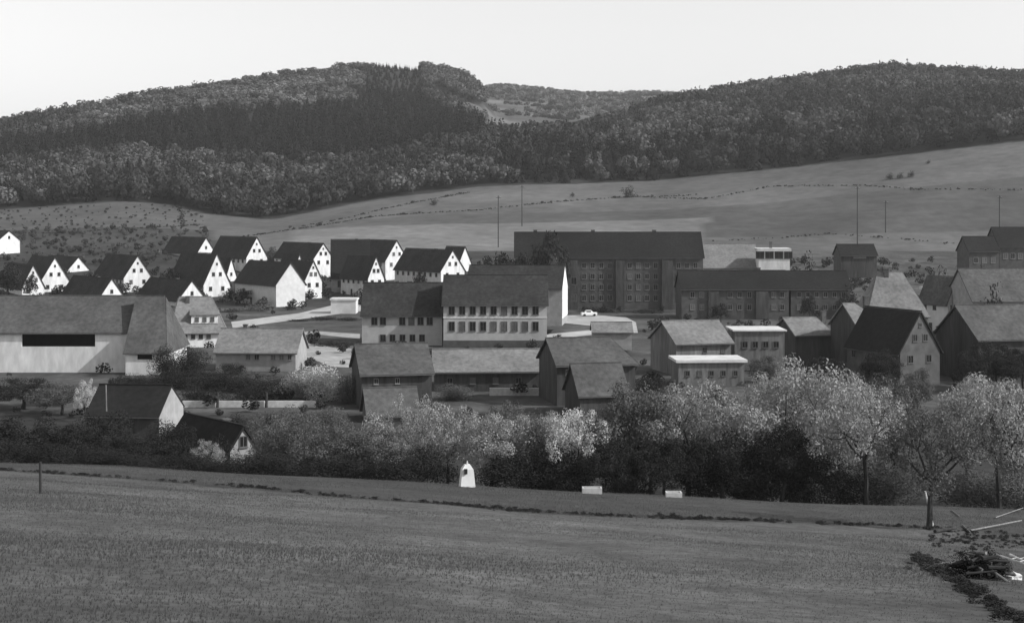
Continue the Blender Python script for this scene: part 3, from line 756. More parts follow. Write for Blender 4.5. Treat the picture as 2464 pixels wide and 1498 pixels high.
for i in range(30):
    q = _r.random(); ang = _r.normal() * .5 + (.25 if i % 3 else 1.4)
    L = (.3 + .55 * _r.random()); r_ = .03 + .035 * _r.random()
    cx_ = _r.normal() * 24 * _k; cy_ = _r.normal() * .3 - .15; cz_ = .05 + abs(_r.normal()) * .16 * (1 - min(1, abs(cx_) / 1.3)) + .62 * _r.random() * max(0, 1 - abs(cx_) / 1.1)
    gz = Tz(_hx + cx_, _hy + cy_) - Tz(_hx, _hy)
    dv = Vector((math.cos(ang), math.sin(ang), _r.normal() * .18)) * L / 2
    c_ = Vector((cx_, cy_, gz + cz_))
    MB().tube(c_ - dv, c_ + dv, r_, r_ * .8, 7).build("log", M['bark'] if i % 9 else M['dullwood'], lh)
gx, gy = ground(2437, 1392)
z0 = Tz(gx, gy)
for i, (a, b, c, dd, lab) in enumerate(((2398, 1318, 2475, 1352, "pale fallen branch above the dark log heap"), (2430, 1332, 2480, 1345, "short pale branch crossing at the right edge above the heap"))):
    Y = ground(a, 1352)[1]
    p0 = Vector((wx(a, Y), Y, Tz(wx(a, Y), Y) + .28)); xb = wx(c, Y - 1.2); p1 = Vector((xb, Y - 1.2, Tz(xb, Y - 1.2) + .06))
    mb = MB().tube((0, 0, 0), p1 - p0, .045, .03, 6)
    for q in (.45, .7):
        m_ = (p1 - p0) * q; mb.tube(m_, m_ + Vector((.25, .15, .02)), .02, .008, 5)
    tag(mb.build("branch", M['palewood'], None, p0), lab, "branch")
def rock(name, x, y, s, mat, lab, seed):
    r_ = np.random.default_rng(seed); mb = MB(); vs = []; fs = []
    n, m = 10, 6
    for j in range(m + 1):
        ph = math.pi * j / m
        for i in range(n):
            t = 2 * math.pi * i / n; q = 1 + r_.normal() * .12
            vs.append((s[0] * q * math.sin(ph) * math.cos(t), s[1] * q * math.sin(ph) * math.sin(t), s[2] * q * math.cos(ph)))
    for j in range(m):
        for i in range(n): fs.append((j * n + i, j * n + (i + 1) % n, (j + 1) * n + (i + 1) % n, (j + 1) * n + i))
    return tag(mb.add(vs, fs).build(name, M[mat], None, (x, y, Tz(x, y) + s[2] * .35)), lab, "stone")
rock("boulder", gx, gy, (.3, .22, .14), 'stone', "pale flat stone lying right of the dark log heap", 3)

# ------------------------------------------------------------------ vegetation meshes
def quads_mesh(name, C, N, size, mat, tri=False, asp=1.0):
    """leaf faces: centres C, normals N, half sizes"""
    n = len(C)
    N = N / np.maximum(np.linalg.norm(N, axis=1, keepdims=True), 1e-6)
    a = np.cross(N, rng.normal(size=(n, 3))); a /= np.maximum(np.linalg.norm(a, axis=1, keepdims=True), 1e-6)
    b = np.cross(N, a) * asp
    s = size[:, None]
    k = 3 if tri else 4
    if tri: V = np.stack([C - a * s - b * s * .6, C + a * s - b * s * .6, C + b * s], 1)
    else: V = np.stack([C - a * s * .9, C - b * s * .55, C + a * s, C + b * s * .55], 1)
    me = bpy.data.meshes.new(name)
    me.vertices.add(n * k); me.vertices.foreach_set("co", V.reshape(-1).astype(np.float32))
    me.loops.add(n * k); me.loops.foreach_set("vertex_index", np.arange(n * k, dtype=np.int32))
    me.polygons.add(n); me.polygons.foreach_set("loop_start", np.arange(0, n * k, k, dtype=np.int32))
    me.update(); me.validate()
    me.materials.append(mat)
    return me
def limb(mb, p, d, L, r, depth, tips, rr):
    segs = 3
    for k in range(segs):
        d = (d + Vector(rr.normal(size=3) * .13) + Vector((0, 0, .05))).normalized()
        q = p + d * (L / segs); r2 = r * .84
        mb.tube(p, q, r, r2, 6 if depth < 2 else 4)
        p, r = q, r2
        if depth >= 1: tips.append(np.array(p))
    if depth < 3:
        for k in range(3 if depth else 6):
            ang = 2 * math.pi * (k + rr.random() * .6) / (3 if depth else 6)
            side = d.orthogonal().normalized(); side = Matrix.Rotation(ang, 3, d) @ side
            nd = (d * (.75 if depth else .55) + side * (.7 + .35 * rr.random())).normalized()
            limb(mb, p, nd, L * (.62 + .2 * rr.random()), r * .68, depth + 1, tips, rr)
def make_tree(seed, nleaf=3600, leaf=.020, spread=.06, trunk=.26, clumps=48):
    rr = np.random.default_rng(seed)
    mb = MB(); tips = []
    limb(mb, Vector((0, 0, -.04)), Vector((0, 0, 1)), trunk, .026, 0, tips, rr)
    tp = np.array(tips)
    top = tp[:, 2].max(); rad = np.percentile(np.hypot(tp[:, 0], tp[:, 1]), 92)
    # leaf clumps carried by the twigs: each clump is a small ragged shell, with gaps between clumps
    K = clumps
    order = rr.permutation(len(tp)); ch = [order[0]]
    dist = np.linalg.norm(tp - tp[ch[0]], axis=1)
    while len(ch) < min(K, len(tp)):
        c = int(np.argmax(dist * (.6 + .8 * rr.random(len(tp))))); ch.append(c)
        dist = np.minimum(dist, np.linalg.norm(tp - tp[c], axis=1))
    cc = tp[ch] + rr.normal(size=(len(ch), 3)) * .012
    cr = spread * (.7 + .7 * rr.random(len(ch)))
    k = rr.integers(0, len(ch), nleaf)
    D = rr.normal(size=(nleaf, 3)); D /= np.linalg.norm(D, axis=1, keepdims=True)
    C = cc[k] + D * (cr[k] * (.55 + .55 * rr.random(nleaf)))[:, None] * np.array([1.1, 1.1, .8])
    N = D + rr.normal(size=(nleaf, 3)) * .45 + np.array([0, 0, .15])
    C[:, 2] = np.maximum(C[:, 2], .16)
    sz = leaf * (.6 + .8 * rr.random(nleaf))
    S_ = np.array([.5 / max(rad + spread * .8, .1)] * 2 + [1 / (top + spread)])
    C *= S_
    v = np.array(mb.v) * S_; mb.v = [tuple(p) for p in v]
    return mb.mesh("trunk", M['bark']), quads_mesh("crown", C, N, sz, M['leafmid'])
TREES = [make_tree(100 + i, 13000, .0125, .088, .26, 46) for i in range(4)]
SPARSE = [make_tree(200 + i, 8000, .0115, .07, .3, 44) for i in range(3)]
SMALL = [make_tree(300 + i, 1600, .032, .10, .24, 26) for i in range(3)]
def make_bush(seed, n=9000, leaf=.019):
    rr = np.random.default_rng(seed)
    cl = rr.normal(size=(16, 3)); cl /= np.linalg.norm(cl, axis=1, keepdims=True); cl *= rr.random((16, 1)) ** .4 * .36
    cl[:, 2] = np.abs(cl[:, 2]) * 1.5 + .1
    k = rr.integers(0, 16, n)
    dirs = rr.normal(size=(n, 3)); dirs /= np.linalg.norm(dirs, axis=1, keepdims=True)
    C = cl[k] + dirs * (.12 + .1 * rr.random((n, 1)) ** .5)
    C[:, 2] = np.abs(C[:, 2])
    C[:, :2] *= .5 / np.percentile(np.abs(C[:, :2]), 97); C[:, 2] /= np.percentile(C[:, 2], 98)
    return quads_mesh("bush", C, dirs + rr.normal(size=(n, 3)) * .5, leaf * (.6 + .8 * rr.random(n)), M['leafdark'])
BUSHES = [make_bush(400 + i) for i in range(4)]
BUSHS = [make_bush(420 + i, 700, .045) for i in range(3)]

def setmat(o, m):
    o.material_slots[0].link = 'OBJECT'; o.material_slots[0].material = M[m]
def tree(vx, top, w, Y, mat, lab, pool=TREES, name="tree", cat="tree", group=None, x=None):
    x = wx(vx, Y); z = Tz(x, Y); h = wz(top, Y) - z; wid = w / SV * Y / F
    o = thing(name, lab, cat, (x, Y, z), random.uniform(0, 6.28), group)
    tm, cm = random.choice(pool)
    for nm, me in (("trunk", tm), ("crown", cm)):
        c = link(nm, me, o); c.scale = (wid, wid, h)
        if nm == "crown": setmat(c, mat)
    return o
def bush(vx, top, w, Y, mat, lab, pool=BUSHES, group=None, name="bush", vis_base=None):
    x = wx(vx, Y); z = Tz(x, Y); h = max(.5, wz(top, Y) - z); wid = w / SV * Y / F
    o = link(name, random.choice(pool), None, (x, Y, z - .1), random.uniform(0, 6.28)); o.scale = (wid, wid, h)
    setmat(o, mat)
    return tag(o, lab, "bush", group)

G1 = "fruit trees along the meadow edge"
ORCH = [
    (2235, 955, 300, 84, 'leafmid', SPARSE, "open fruit tree with dark forked trunk beside the white leaning stake"),
    (2405, 888, 270, 94, 'leafpale', SPARSE, "fruit tree at the right edge with dark bare limbs above the rail"),
    (2085, 905, 250, 97, 'leafpale', SPARSE, "fruit tree with dark trunk left of the leaning stake tree"),
    (1945, 846, 310, 112, 'leafpale', TREES, "tall pale blossoming tree, brightest crown of the right orchard"),
    (1790, 930, 230, 106, 'leafpale', TREES, "pale leafed fruit tree left of the brightest crown"),
    (1655, 902, 250, 112, 'leafpale', SPARSE, "loose pale tree before the bright lean-to shed"),
    (1520, 905, 240, 112, 'leafmid', TREES, "mid grey tree below the stable annex"),
    (1395, 968, 170, 108, 'blossom', SPARSE, "white blossoming crown in front of the stable annex"),
    (1285, 975, 210, 116, 'leafpale', TREES, "pale tree below the low white wall of the long farm building"),
    (1180, 985, 200, 112, 'leafpale', TREES, "pale leafy tree directly above the wayside shrine"),
    (1075, 950, 180, 124, 'leafpale', TREES, "leafy tree right of the pale roofed lean shed"),
    (985, 938, 140, 140, 'leafpale', SPARSE, "slender pale tree rising before the lean shed"),
    (880, 1018, 190, 116, 'leafmid', TREES, "round grey tree below the old barn's dark gable"),
    (770, 1012, 190, 116, 'leafmid', TREES, "round grey tree left of the one below the old barn"),
    (672, 1010, 150, 122, 'leafmid', TREES, "grey tree under the right end of the white garden walls"),
    (505, 1052, 90, 118, 'leafpale', SPARSE, "pale thin tree before the small sunken house roof"),
    (2150, 885, 190, 138, 'leafmid', TREES, "grey crown below the shaded farmhouse's left side"),
    (2330, 872, 200, 150, 'leafpale', TREES, "pale crown below the dark gable of the right edge house"),
    (2448, 895, 160, 135, 'leafmid', TREES, "grey crown at the right edge behind the bare limbed fruit tree"),
    (2015, 882, 180, 130, 'leafpale', SPARSE, "pale loose crown right behind the brightest crown"),
    (1838, 872, 170, 135, 'leafpale', SPARSE, "pale loose crown left behind the brightest crown"),
    (1722, 905, 180, 140, 'leafmid', TREES, "grey crown under the right end of the bright lean-to shed"),
    (1565, 935, 180, 135, 'leafmid', TREES, "grey crown under the left end of the bright lean-to shed"),
    (1215, 958, 160, 150, 'leafmid', SPARSE, "loose grey crown touching the low white wall"),
    (60, 985, 240, 128, 'leafdark', TREES, "dark tree at the left edge above the meadow"),
    (205, 1005, 200, 126, 'leafdark', TREES, "dark tree below the dark barn roof"),
    (325, 1035, 180, 120, 'leafdark', TREES, "dark tree left of the barn's bright gable foot"),
    (425, 1012, 130, 140, 'leafdark', TREES, "dark tree right of the barn's bright gable foot"),
    (55, 905, 200, 200, 'leafdark', TREES, "dark spreading tree under the left end of the white barn"),
    (150, 918, 150, 194, 'leafmid', TREES, "grey tree under the middle of the white barn"),
    (208, 905, 62, 188, 'blossom', SPARSE, "small white blossoming tree beneath the white barn wall"),
    (1880, 1010, 220, 101, 'leafdark', TREES, "low dark tree at the meadow edge under the brightest crown"),
    (1740, 1030, 200, 102, 'leafdark', TREES, "low dark tree at the meadow edge under the pale leafed tree"),
    (1600, 1040, 190, 102, 'leafdark', TREES, "low dark tree above the smaller stone trough"),
    (1480, 1050, 180, 103, 'leafdark', TREES, "low dark tree right of the larger stone trough"),
]
for (v, t, w, Y, m, pool, lab) in ORCH:
    Y = ground(2238, 1268)[1] + .4 if v == 2235 else (110 + (Y - 84) * .5 if Y <= 128 else Y + 4)
    tree(v, t, w, Y, m, lab, pool, name="fruit_tree" if Y < 160 else "tree", group=G1 if Y < 160 else None)
GB = "dark bushes at the foot of the orchard"
UB = [(25, 1060, 'at the left edge of the meadow'), (130, 1070, 'above the thin dark stake'), (240, 1080, 'right of the thin dark stake'), (350, 1085, 'below the bright gable of the dark barn'),
      (455, 1092, 'below the slim pale post'), (560, 1098, 'under the small sunken house'), (660, 1095, 'below the garden walls'), (760, 1098, 'under the left round grey tree'),
      (860, 1100, 'under the right round grey tree'), (960, 1085, 'left of the shrine, second nearest'), (1032, 1082, 'immediately left of the wayside shrine'), (1238, 1085, 'immediately right of the wayside shrine'),
      (1318, 1085, 'midway from the shrine to the larger trough'), (1370, 1095, 'left of the larger stone trough'), (1505, 1100, 'right of the larger stone trough'), (1690, 1090, 'right of the smaller stone trough'),
      (1800, 1080, 'in the darkest part of the orchard'), (1920, 1085, 'under the brightest orchard crown'), (2030, 1095, 'left of the dark trunked fruit tree'), (2140, 1110, 'between the two dark trunks at right'),
      (2330, 1120, 'behind the bleached rail'), (2440, 1130, 'at the right edge behind the rail')]
for i, (v, t, lab) in enumerate(UB):
    Y = (117 if v > 2200 else 120) + random.uniform(0, 3)
    bush(v, t + random.uniform(-8, 12), random.uniform(130, 165), Y, 'leafdark' if v < 2100 else 'leafmid', "dark bush " + lab if v < 2100 else "leafy bush " + lab, group=GB)
MIDB = [
    (520, 1058, 90, 134, 'leafdark', "dark bush covering the left part of the small sunken house roof"),
    (628, 1050, 70, 138, 'leafmid', "leafy bush against the right side of the small sunken house"),
    (250, 1000, 130, 164, 'leafdark', "dark bush before the left half of the dark barn's roof"),
    (408, 838, 80, 239, 'leafdark', "dark bush added to hide the sunlit right corner of the barn wing"),  # bush put in to cover the wing's brightly lit right wall
    (450, 1035, 100, 150, 'leafdark', "rounded bush below the left stretch of white garden wall"), (580, 1000, 80, 178, 'leafdark', "dark rounded bush below the middle of the white garden walls"),
    (640, 1000, 110, 160, 'leafmid', "rounded bush below the second dark wall post"), (725, 990, 120, 165, 'leafmid', "rounded bush below the right stretch of white garden wall"),
    (800, 985, 110, 170, 'leafmid', "rounded bush at the foot of the old barn's dark gable, left side"), (690, 1040, 120, 140, 'leafdark', "dark bush midway between the walls and the meadow"),
    (280, 1040, 150, 160, 'leafdark', "dark bush covering the dark barn's front wall"),
    (392, 1018, 110, 160, 'leafdark', "dark bush covering the foot of the bright barn gable"), (1010, 990, 90, 180, 'leafmid', "bush at the right front corner of the lean shed"),
    (770, 880, 120, 214, 'blossom', "pale blossoming bush left of the old barn's dark gable"), (715, 895, 90, 216, 'leafpale', "pale bush left of the blossoming bush by the old barn"),
    (462, 838, 100, 246, 'leafdark', "dark bush at the left corner of the grey roofed cottage"), (560, 872, 60, 247, 'leafdark', "dark bush before the grey roofed cottage, left of its windows"),
    (500, 890, 130, 226, 'leafdark', "broad dark bush in the garden below the cottage's left corner"), (600, 900, 140, 224, 'leafdark', "broad dark bush in the garden below the cottage's middle"),
    (690, 905, 120, 222, 'leafdark', "broad dark bush in the garden below the cottage's right end"), (420, 895, 110, 228, 'leafdark', "dark bush below the barn wing's white wall"),
    (330, 900, 120, 226, 'leafdark', "dark bush below the barn wing's small opening"), (620, 925, 130, 212, 'leafdark', "dark bush just above the middle white garden wall"),
    (490, 930, 110, 211, 'leafdark', "dark bush just above the left white garden wall"), (830, 905, 70, 210, 'leafmid', "bush squeezed beside the old barn's dark gable"),
    (1100, 925, 90, 214, 'leafmid', "bush at the left front of the long farm building"), (900, 1005, 110, 150, 'leafpale', "pale rounded bush at the foot of the old barn"),
    (790, 760, 100, 372, 'leafdark', "dark hedge like bush below the road, left of the school"), (840, 762, 70, 368, 'leafdark', "dark bush against the school's left corner"),
    (720, 768, 60, 366, 'leafdark', "dark bush at the tapering end of the hedge below the road"), (620, 725, 80, 405, 'leafmid', "bush on the bank below the grey blank gable"),
    (560, 740, 60, 400, 'leafdark', "dark bush above the hipped roof's right end"), (800, 820, 100, 300, 'leafdark', "dark bush on the bank left of the school front"),
    (1300, 1010, 80, 124, 'leafmid', "small grey bush between the shrine and the trough"),
    (1560, 745, 120, 400, 'leafdark', "dark bush under the apartment block's right bays"), (1450, 738, 110, 401, 'leafdark', "dark bush under the apartment block's middle bay"),
    (2040, 690, 60, 372, 'leafdark', "dark bush right of the grey two storey house"), (2260, 655, 50, 350, 'leafdark', "dark bush above the pale garage"),
    (1950, 618, 50, 428, 'leafdark', "dark bush between the villa and the boarded barn"), (2390, 690, 60, 312, 'leafdark', "dark bush on the slope by the right edge roofs"),
]
for (v, t, w, Y, m, lab) in MIDB: bush(v, t, w, Y, m, lab, BUSHS if Y > 260 else BUSHES)
VT = [
    (2395, 815, 130, 226, 'leafdark', "dark tree hiding the wall of the right edge house, left of two"), (2462, 825, 110, 226, 'leafdark', "dark tree hiding the wall of the right edge house, right of two"),
    (2210, 868, 90, 200, 'leafmid', "grey tree at the foot of the shaded farmhouse's gable"), (1950, 705, 46, 366, 'leafdark', "small dark tree before the right end of the apartment blocks"),
    (1735, 725, 50, 362, 'leafdark', "small dark tree before the middle of the lower apartment block"), (2255, 640, 60, 372, 'leafdark', "dark tree left of the slender white gable"),
    (690, 735, 40, 405, 'leafdark', "small dark tree on the road bank under the bright narrow house"), (950, 672, 40, 432, 'leafdark', "small dark tree below the paired window house"),
    (20, 628, 80, 452, 'leafdark', "dark tree at the left edge among the white houses"), (72, 655, 40, 450, 'leafdark', "dark tree before the peeping white gable at left"),
    (215, 650, 60, 462, 'leafdark', "dark tree left of the large white house"), (395, 668, 46, 440, 'leafdark', "dark tree right of the large white house"),
    (415, 640, 60, 470, 'leafdark', "dark tree left of the steep house with three attic windows"),
    (585, 690, 50, 430, 'leafdark', "dark tree left of the grey blank gable"), (650, 590, 50, 545, 'leafmid', "tree right of the tall rear gable"),
    (1215, 598, 100, 395, 'leafdark', "dark tree left of the apartment block, before its roof end"), (1310, 545, 110, 398, 'leafdark', "tallest dark tree standing before the apartment block roof"),
    (1265, 600, 90, 386, 'leafdark', "dark tree between the school block and apartment roof"), (1335, 605, 60, 384, 'leafmid', "tree right of the tallest dark tree at the apartment block"),
    (1010, 640, 40, 440, 'leafdark', "small dark tree above the school's left wing roof"), (860, 700, 36, 400, 'leafdark', "small dark tree at the end of the road"),
    (1985, 850, 110, 226, 'leafdark', "dark tree before the low house with trapezoid roof"), (2120, 835, 110, 226, 'leafdark', "dark tree left of the shaded farmhouse"),
    (2330, 830, 90, 222, 'leafdark', "dark tree between the shaded farmhouse and the right edge house"), (2430, 850, 110, 222, 'leafdark', "dark tree before the right edge house"),
    (1560, 900, 80, 214, 'leafdark', "dark tree right of the hipped barn"), (1840, 845, 90, 236, 'leafmid', "tree before the low garage"),
]
for (v, t, w, Y, m, lab) in VT: tree(v, t, w, Y, m, lab, SMALL if Y > 300 else TREES)
for (v, t, w, Y, lab) in ((2140, 424, 20, 745, "round bush on the field, left of a row of three"), (2166, 424, 18, 745, "round bush on the field, middle of a row of three"), (2192, 427, 20, 745, "round bush on the field, right of a row of three"),
                          (1512, 462, 34, 770, "dark bush on the field track above the apartment block"), (1045, 460, 20, 760, "dark bush on the field above the paired window house"), (2234, 402, 12, 775, "tiny bush highest on the right field"),
                          (1378, 460, 14, 780, "tiny dark bush below the wood edge in the middle")):
    x = wx(v, Y); h = max(2.0, w / SV * Y / F * .8)
    o = bush(v, t, w, Y, 'leafdark', lab, BUSHS); o.scale.z = h
# dark clods and brush heap at lower right
def heap(name, vx, vy, w, h, lab, cat, mat='leafdark', pool=BUSHES, dz=.05):
    x, y = ground(vx, vy); k = y / F / SV
    o = link(name, random.choice(pool), None, (x, y + .3, Tz(x, y) - dz), random.uniform(0, 6)); o.scale = (w * k, w * k * .8, h * k)
    setmat(o, mat); return tag(o, lab, cat)


for dx_, sx_, sz_ in ((-.1, 1.25, .78), (.45, .8, .55)):
    c_ = link("brushwood", BUSHES[0], lh, (dx_, .15, -.05)); c_.scale = (sx_, .9, sz_); setmat(c_, 'brush')
# ------------------------------------------------------------------ woods
def far_broadleaf(seed, mat, n=230):
    rr = np.random.default_rng(seed)
    cl = rr.normal(size=(9, 3)); cl /= np.linalg.norm(cl, axis=1, keepdims=True); cl = cl * .26 + np.array([0, 0, .58])
    k = rr.integers(0, 9, n)
    d = rr.normal(size=(n, 3)); d /= np.linalg.norm(d, axis=1, keepdims=True)
    C = cl[k] + d * .2 * np.array([1, 1, .95]); C[:, 2] = np.clip(C[:, 2], .05, 1)
    return quads_mesh("far_broadleaf", C, d + rr.normal(size=(n, 3)) * .25, .075 * (.7 + .6 * rr.random(n)), M[mat], asp=1.5)
def far_spruce(seed, n=150):
    rr = np.random.default_rng(seed)
    z = 1 - np.sqrt(rr.random(n)) * .95
    t = rr.random(n) * 6.283; r = (1 - z) * .24 * (.75 + .4 * rr.random(n)) + .01
    C = np.stack([r * np.cos(t), r * np.sin(t), z], 1)
    N = np.stack([np.cos(t), np.sin(t), np.full(n, .55)], 1) + rr.normal(size=(n, 3)) * .25
    return quads_mesh("far_spruce", C, N, .07 * (.5 + .7 * (1 - z)) , M['spruce'], asp=1.3)
FB = [far_broadleaf(500 + i, 'woodleaf') for i in range(4)]
FP = [far_broadleaf(510 + i, 'woodpale') for i in range(3)]
FC = [far_broadleaf(530 + i, 'clearing', 120) for i in range(2)]
FD = [far_broadleaf(516 + i, 'leafdark', 120) for i in range(2)]
FS = [far_spruce(520 + i) for i in range(3)]
def template(me):
    return bpy.data.objects.new(me.name, me)
FBo = [template(m) for m in FB]; FPo = [template(m) for m in FP] + [template(m) for m in FC]; FDo = [template(m) for m in FD]; FSo = [template(m) for m in FS]
def scatter(name, pts, scl, rot, objs, label, pick=None):
    me = bpy.data.meshes.new(name); me.vertices.add(len(pts)); me.vertices.foreach_set("co", np.asarray(pts, np.float32).ravel()); me.update()
    a = me.attributes.new("scl", 'FLOAT_VECTOR', 'POINT'); a.data.foreach_set("vector", np.asarray(scl, np.float32).ravel())
    a = me.attributes.new("rot", 'FLOAT_VECTOR', 'POINT'); r3 = np.zeros((len(pts), 3), np.float32); r3[:, 2] = rot; a.data.foreach_set("vector", r3.ravel())
    a = me.attributes.new("pick", 'INT', 'POINT'); a.data.foreach_set("value", (rng.integers(0, len(objs), len(pts)) if pick is None else pick).astype(np.int32))
    o = link(name, me)
    ng = bpy.data.node_groups.new(name, 'GeometryNodeTree')
    ng.interface.new_socket("Geometry", in_out='INPUT', socket_type='NodeSocketGeometry')
    ng.interface.new_socket("Geometry", in_out='OUTPUT', socket_type='NodeSocketGeometry')
    N, Lk = ng.nodes, ng.links
    gi = N.new("NodeGroupInput"); go = N.new("NodeGroupOutput")
    ip = N.new("GeometryNodeInstanceOnPoints"); g2i = N.new("GeometryNodeGeometryToInstance")
    for ob in reversed(objs):
        oi = N.new("GeometryNodeObjectInfo"); oi.inputs[0].default_value = ob
        Lk.new(oi.outputs["Geometry"], g2i.inputs[0])
    def attr(nm, ty):
        q = N.new("GeometryNodeInputNamedAttribute"); q.data_type = ty; q.inputs[0].default_value = nm
        return q.outputs[0]
    ip.inputs["Pick Instance"].default_value = True
    Lk.new(gi.outputs[0], ip.inputs["Points"]); Lk.new(g2i.outputs[0], ip.inputs["Instance"])
    Lk.new(attr("pick", 'INT'), ip.inputs["Instance Index"]); Lk.new(attr("rot", 'FLOAT_VECTOR'), ip.inputs["Rotation"]); Lk.new(attr("scl", 'FLOAT_VECTOR'), ip.inputs["Scale"])
    Lk.new(ip.outputs[0], go.inputs[0])
    md = o.modifiers.new("scatter", 'NODES'); md.node_group = ng
    return tag(o, label, None, kind='stuff')
def jgrid(y0, y1, st):
    xs = []; ys = []
    for y in np.arange(y0, y1, st):
        half = 512 / F * y * 1.35 + 40
        x = np.arange(-half, half, st)
        xs.append(x); ys.append(np.full_like(x, y))
    x = np.concatenate(xs); y = np.concatenate(ys)
    x += rng.uniform(-.48, .48, len(x)) * st; y += rng.uniform(-.48, .48, len(y)) * st
    return x, y
x, y = jgrid(755, 1700, 8.2)
x2, y2 = jgrid(1150, 1650, 5.5)
z2 = T(x2, y2); k2 = inpoly((512 + F * x2 / y2) * SV, (HR - F * z2 / y2) * SV, CLEAR)
x = np.concatenate([x, x2[k2]]); y = np.concatenate([y, y2[k2]])
z = T(x, y)
pv = (512 + F * x / y) * SV; rv = (HR - F * z / y) * SV
ok = y > edge_y(x, y) + 3
# back slopes are out of sight beyond the crest: keep a margin only
crest = np.interp(pv, [0, 300, 650, 1100, 1180, 1400, 1600, 1850, 2130, 2464], [1290, 1390, 1540, 1600, 1620, 1300, 1400, 1420, 1450, 1450])
ok &= y < crest
fall = (pv > 1165) & (pv < 1560) & (y > np.interp(pv, [1165, 1250, 1400, 1560], [1080, 1090, 1110, 1260]))
ok &= ~fall
# pale meadow strip running down the right flank of the left hill
strip = inpoly(pv, rv, STRIP)
ok &= ~strip
x, y, z, pv, rv = x[ok], y[ok], z[ok], pv[ok], rv[ok]
con = inpoly(pv, rv, CONIFER)
mixed = rng.random(len(x))
con |= (pv > 1180) & (pv < 1900) & (y < 960) & (mixed < .75)
con |= (pv > 1900) & (y < 900) & (mixed < .35)
con |= (pv < 700) & ~con & (y < 1000) & (mixed < .22)
con |= (pv > 1400) & (mixed < .10)
clear = inpoly(pv, rv, CLEAR) & ~con
keep = ~(clear & (mixed > .9))
x, y, z, con, clear, pv, rv, mixed = [a[keep] for a in (x, y, z, con, clear, pv, rv, mixed)]
hh = rng.uniform(.75, 1.25, len(x))
n = len(x)
bl = ~con
hb = np.where(clear, np.where(mixed < .07, 8.5, 4.4 + 1.6 * np.sin(x * .03 + 2 * np.sin(y * .02))), np.where((y > 1300) & (pv < 1000), 7.0, 12.0)) * hh
wb_ = hb * rng.uniform(.8, 1.1, n) * np.where(clear, 1.6, 1)
# stands of paler and darker species in drifts down the slope
dr = np.sin(x * .021 + 1.6 * np.sin(y * .011) + .6) + .8 * np.sin(x * .047 - y * .017 + 2 * np.sin(x * .009)) + .5 * np.sin(y * .039 + x * .013) + rng.normal(size=n) * .55
pale = (dr > .35) | clear | ((pv > 1020) & (pv < 1180) & (y > 1350))
pk = np.where(clear & (mixed > .12), 7 + rng.integers(0, 2, n), np.where(pale, 4 + rng.integers(0, 3, n), rng.integers(0, 4, n)))
scatter("broadleaf_wood", np.stack([x, y, z - .5], 1)[bl], np.stack([wb_, wb_, hb], 1)[bl], rng.uniform(0, 6.28, bl.sum()), FBo + FPo, "hillside wood of rounded broadleaf crowns below both ridges", pk[bl])
hs = 14.0 * hh * np.where((rv < 225) & (pv < 1100) & (y > 1200), .42, np.where((rv < 290) & (pv < 1100) & (y > 1100), .75, 1))
scatter("spruce_wood", np.stack([x, y, z - .5], 1)[con], np.stack([hs, hs, hs], 1)[con], rng.uniform(0, 6.28, con.sum()), FSo, "dark spruce plantation covering the face of the left hill")
# hedges and tree lines on the far ridge
P = []
for y0 in (1800, 1950, 2150, 2380, 2600):
    for q in np.arange(1140, 1700, 1.6 if y0 < 2560 else 1.1):
        if y0 < 2560 and (rng.random() < .5 or math.sin(q * .021 + y0) > .55): continue
        yy = y0 + rng.uniform(-8, 8) + 40 * math.sin(q * .01 + y0)
        P.append((wx(q, yy), yy))
P = np.array(P); pz = T(P[:, 0], P[:, 1])
s = np.where(P[:, 1] > 2500, rng.uniform(5, 10, len(P)), rng.uniform(2.5, 6, len(P)))
scatter("far_wood", np.stack([P[:, 0], P[:, 1], pz - .5], 1), np.stack([s * 1.3, s * 1.3, s], 1), rng.uniform(0, 6.28, len(P)), FBo, "tree lines and hedges across the far ridge in the gap")
x, y = jgrid(1660, 2590, 13)
pv = (512 + F * x / y) * SV
dr = np.sin(x * .017 + y * .006) + .8 * np.sin(y * .021 - x * .006 + 1) + rng.normal(size=len(x)) * .45
k = (pv > 1120) & (pv < 1720) & (dr > -.15)
x, y = x[k], y[k]; s = rng.uniform(5, 10, len(x))
scatter("saddle_wood", np.stack([x, y, T(x, y) - .5], 1), np.stack([s * 1.4, s * 1.4, s], 1), rng.uniform(0, 6.28, len(x)), FBo[:2] + FPo, "pale broken woodland covering the far saddle between the two hills")
# hedges along the field tracks
P = []
for line, dens in (([(560, 572), (700, 552), (900, 520), (1150, 505), (1350, 484), (1500, 473), (1680, 468)], .8), ([(700, 548), (850, 520), (1020, 482), (1130, 462)], .7),
                   ([(1500, 470), (1700, 478), (1850, 448), (2080, 446), (2200, 455), (2464, 457)], .6), ([(430, 470), (440, 545)], .8), ([(0, 560), (160, 560), (350, 548), (480, 540)], .8),
                   ([(1700, 580), (2000, 562), (2300, 586)], .35)):
    g = [ground(*p, y0=560) for p in line]
    for (a, b) in zip(g[:-1], g[1:]):
        m = int(math.hypot(b[0] - a[0], b[1] - a[1]) * dens * 2.2)
        for k in range(m):
            t = rng.random()
            P.append((a[0] * (1 - t) + b[0] * t + rng.normal() * .8, a[1] * (1 - t) + b[1] * t + rng.normal() * .8))
P = np.array(P); pz = T(P[:, 0], P[:, 1]); s = rng.uniform(.3, .8, len(P)) * np.where(rng.random(len(P)) < .04, 2, 1)
scatter("field_hedge", np.stack([P[:, 0], P[:, 1], pz - .2], 1), np.stack([s * 1.6, s * 1.6, s], 1), rng.uniform(0, 6.28, len(P)), FBo, "low hedges lining the tracks across the hillside field")
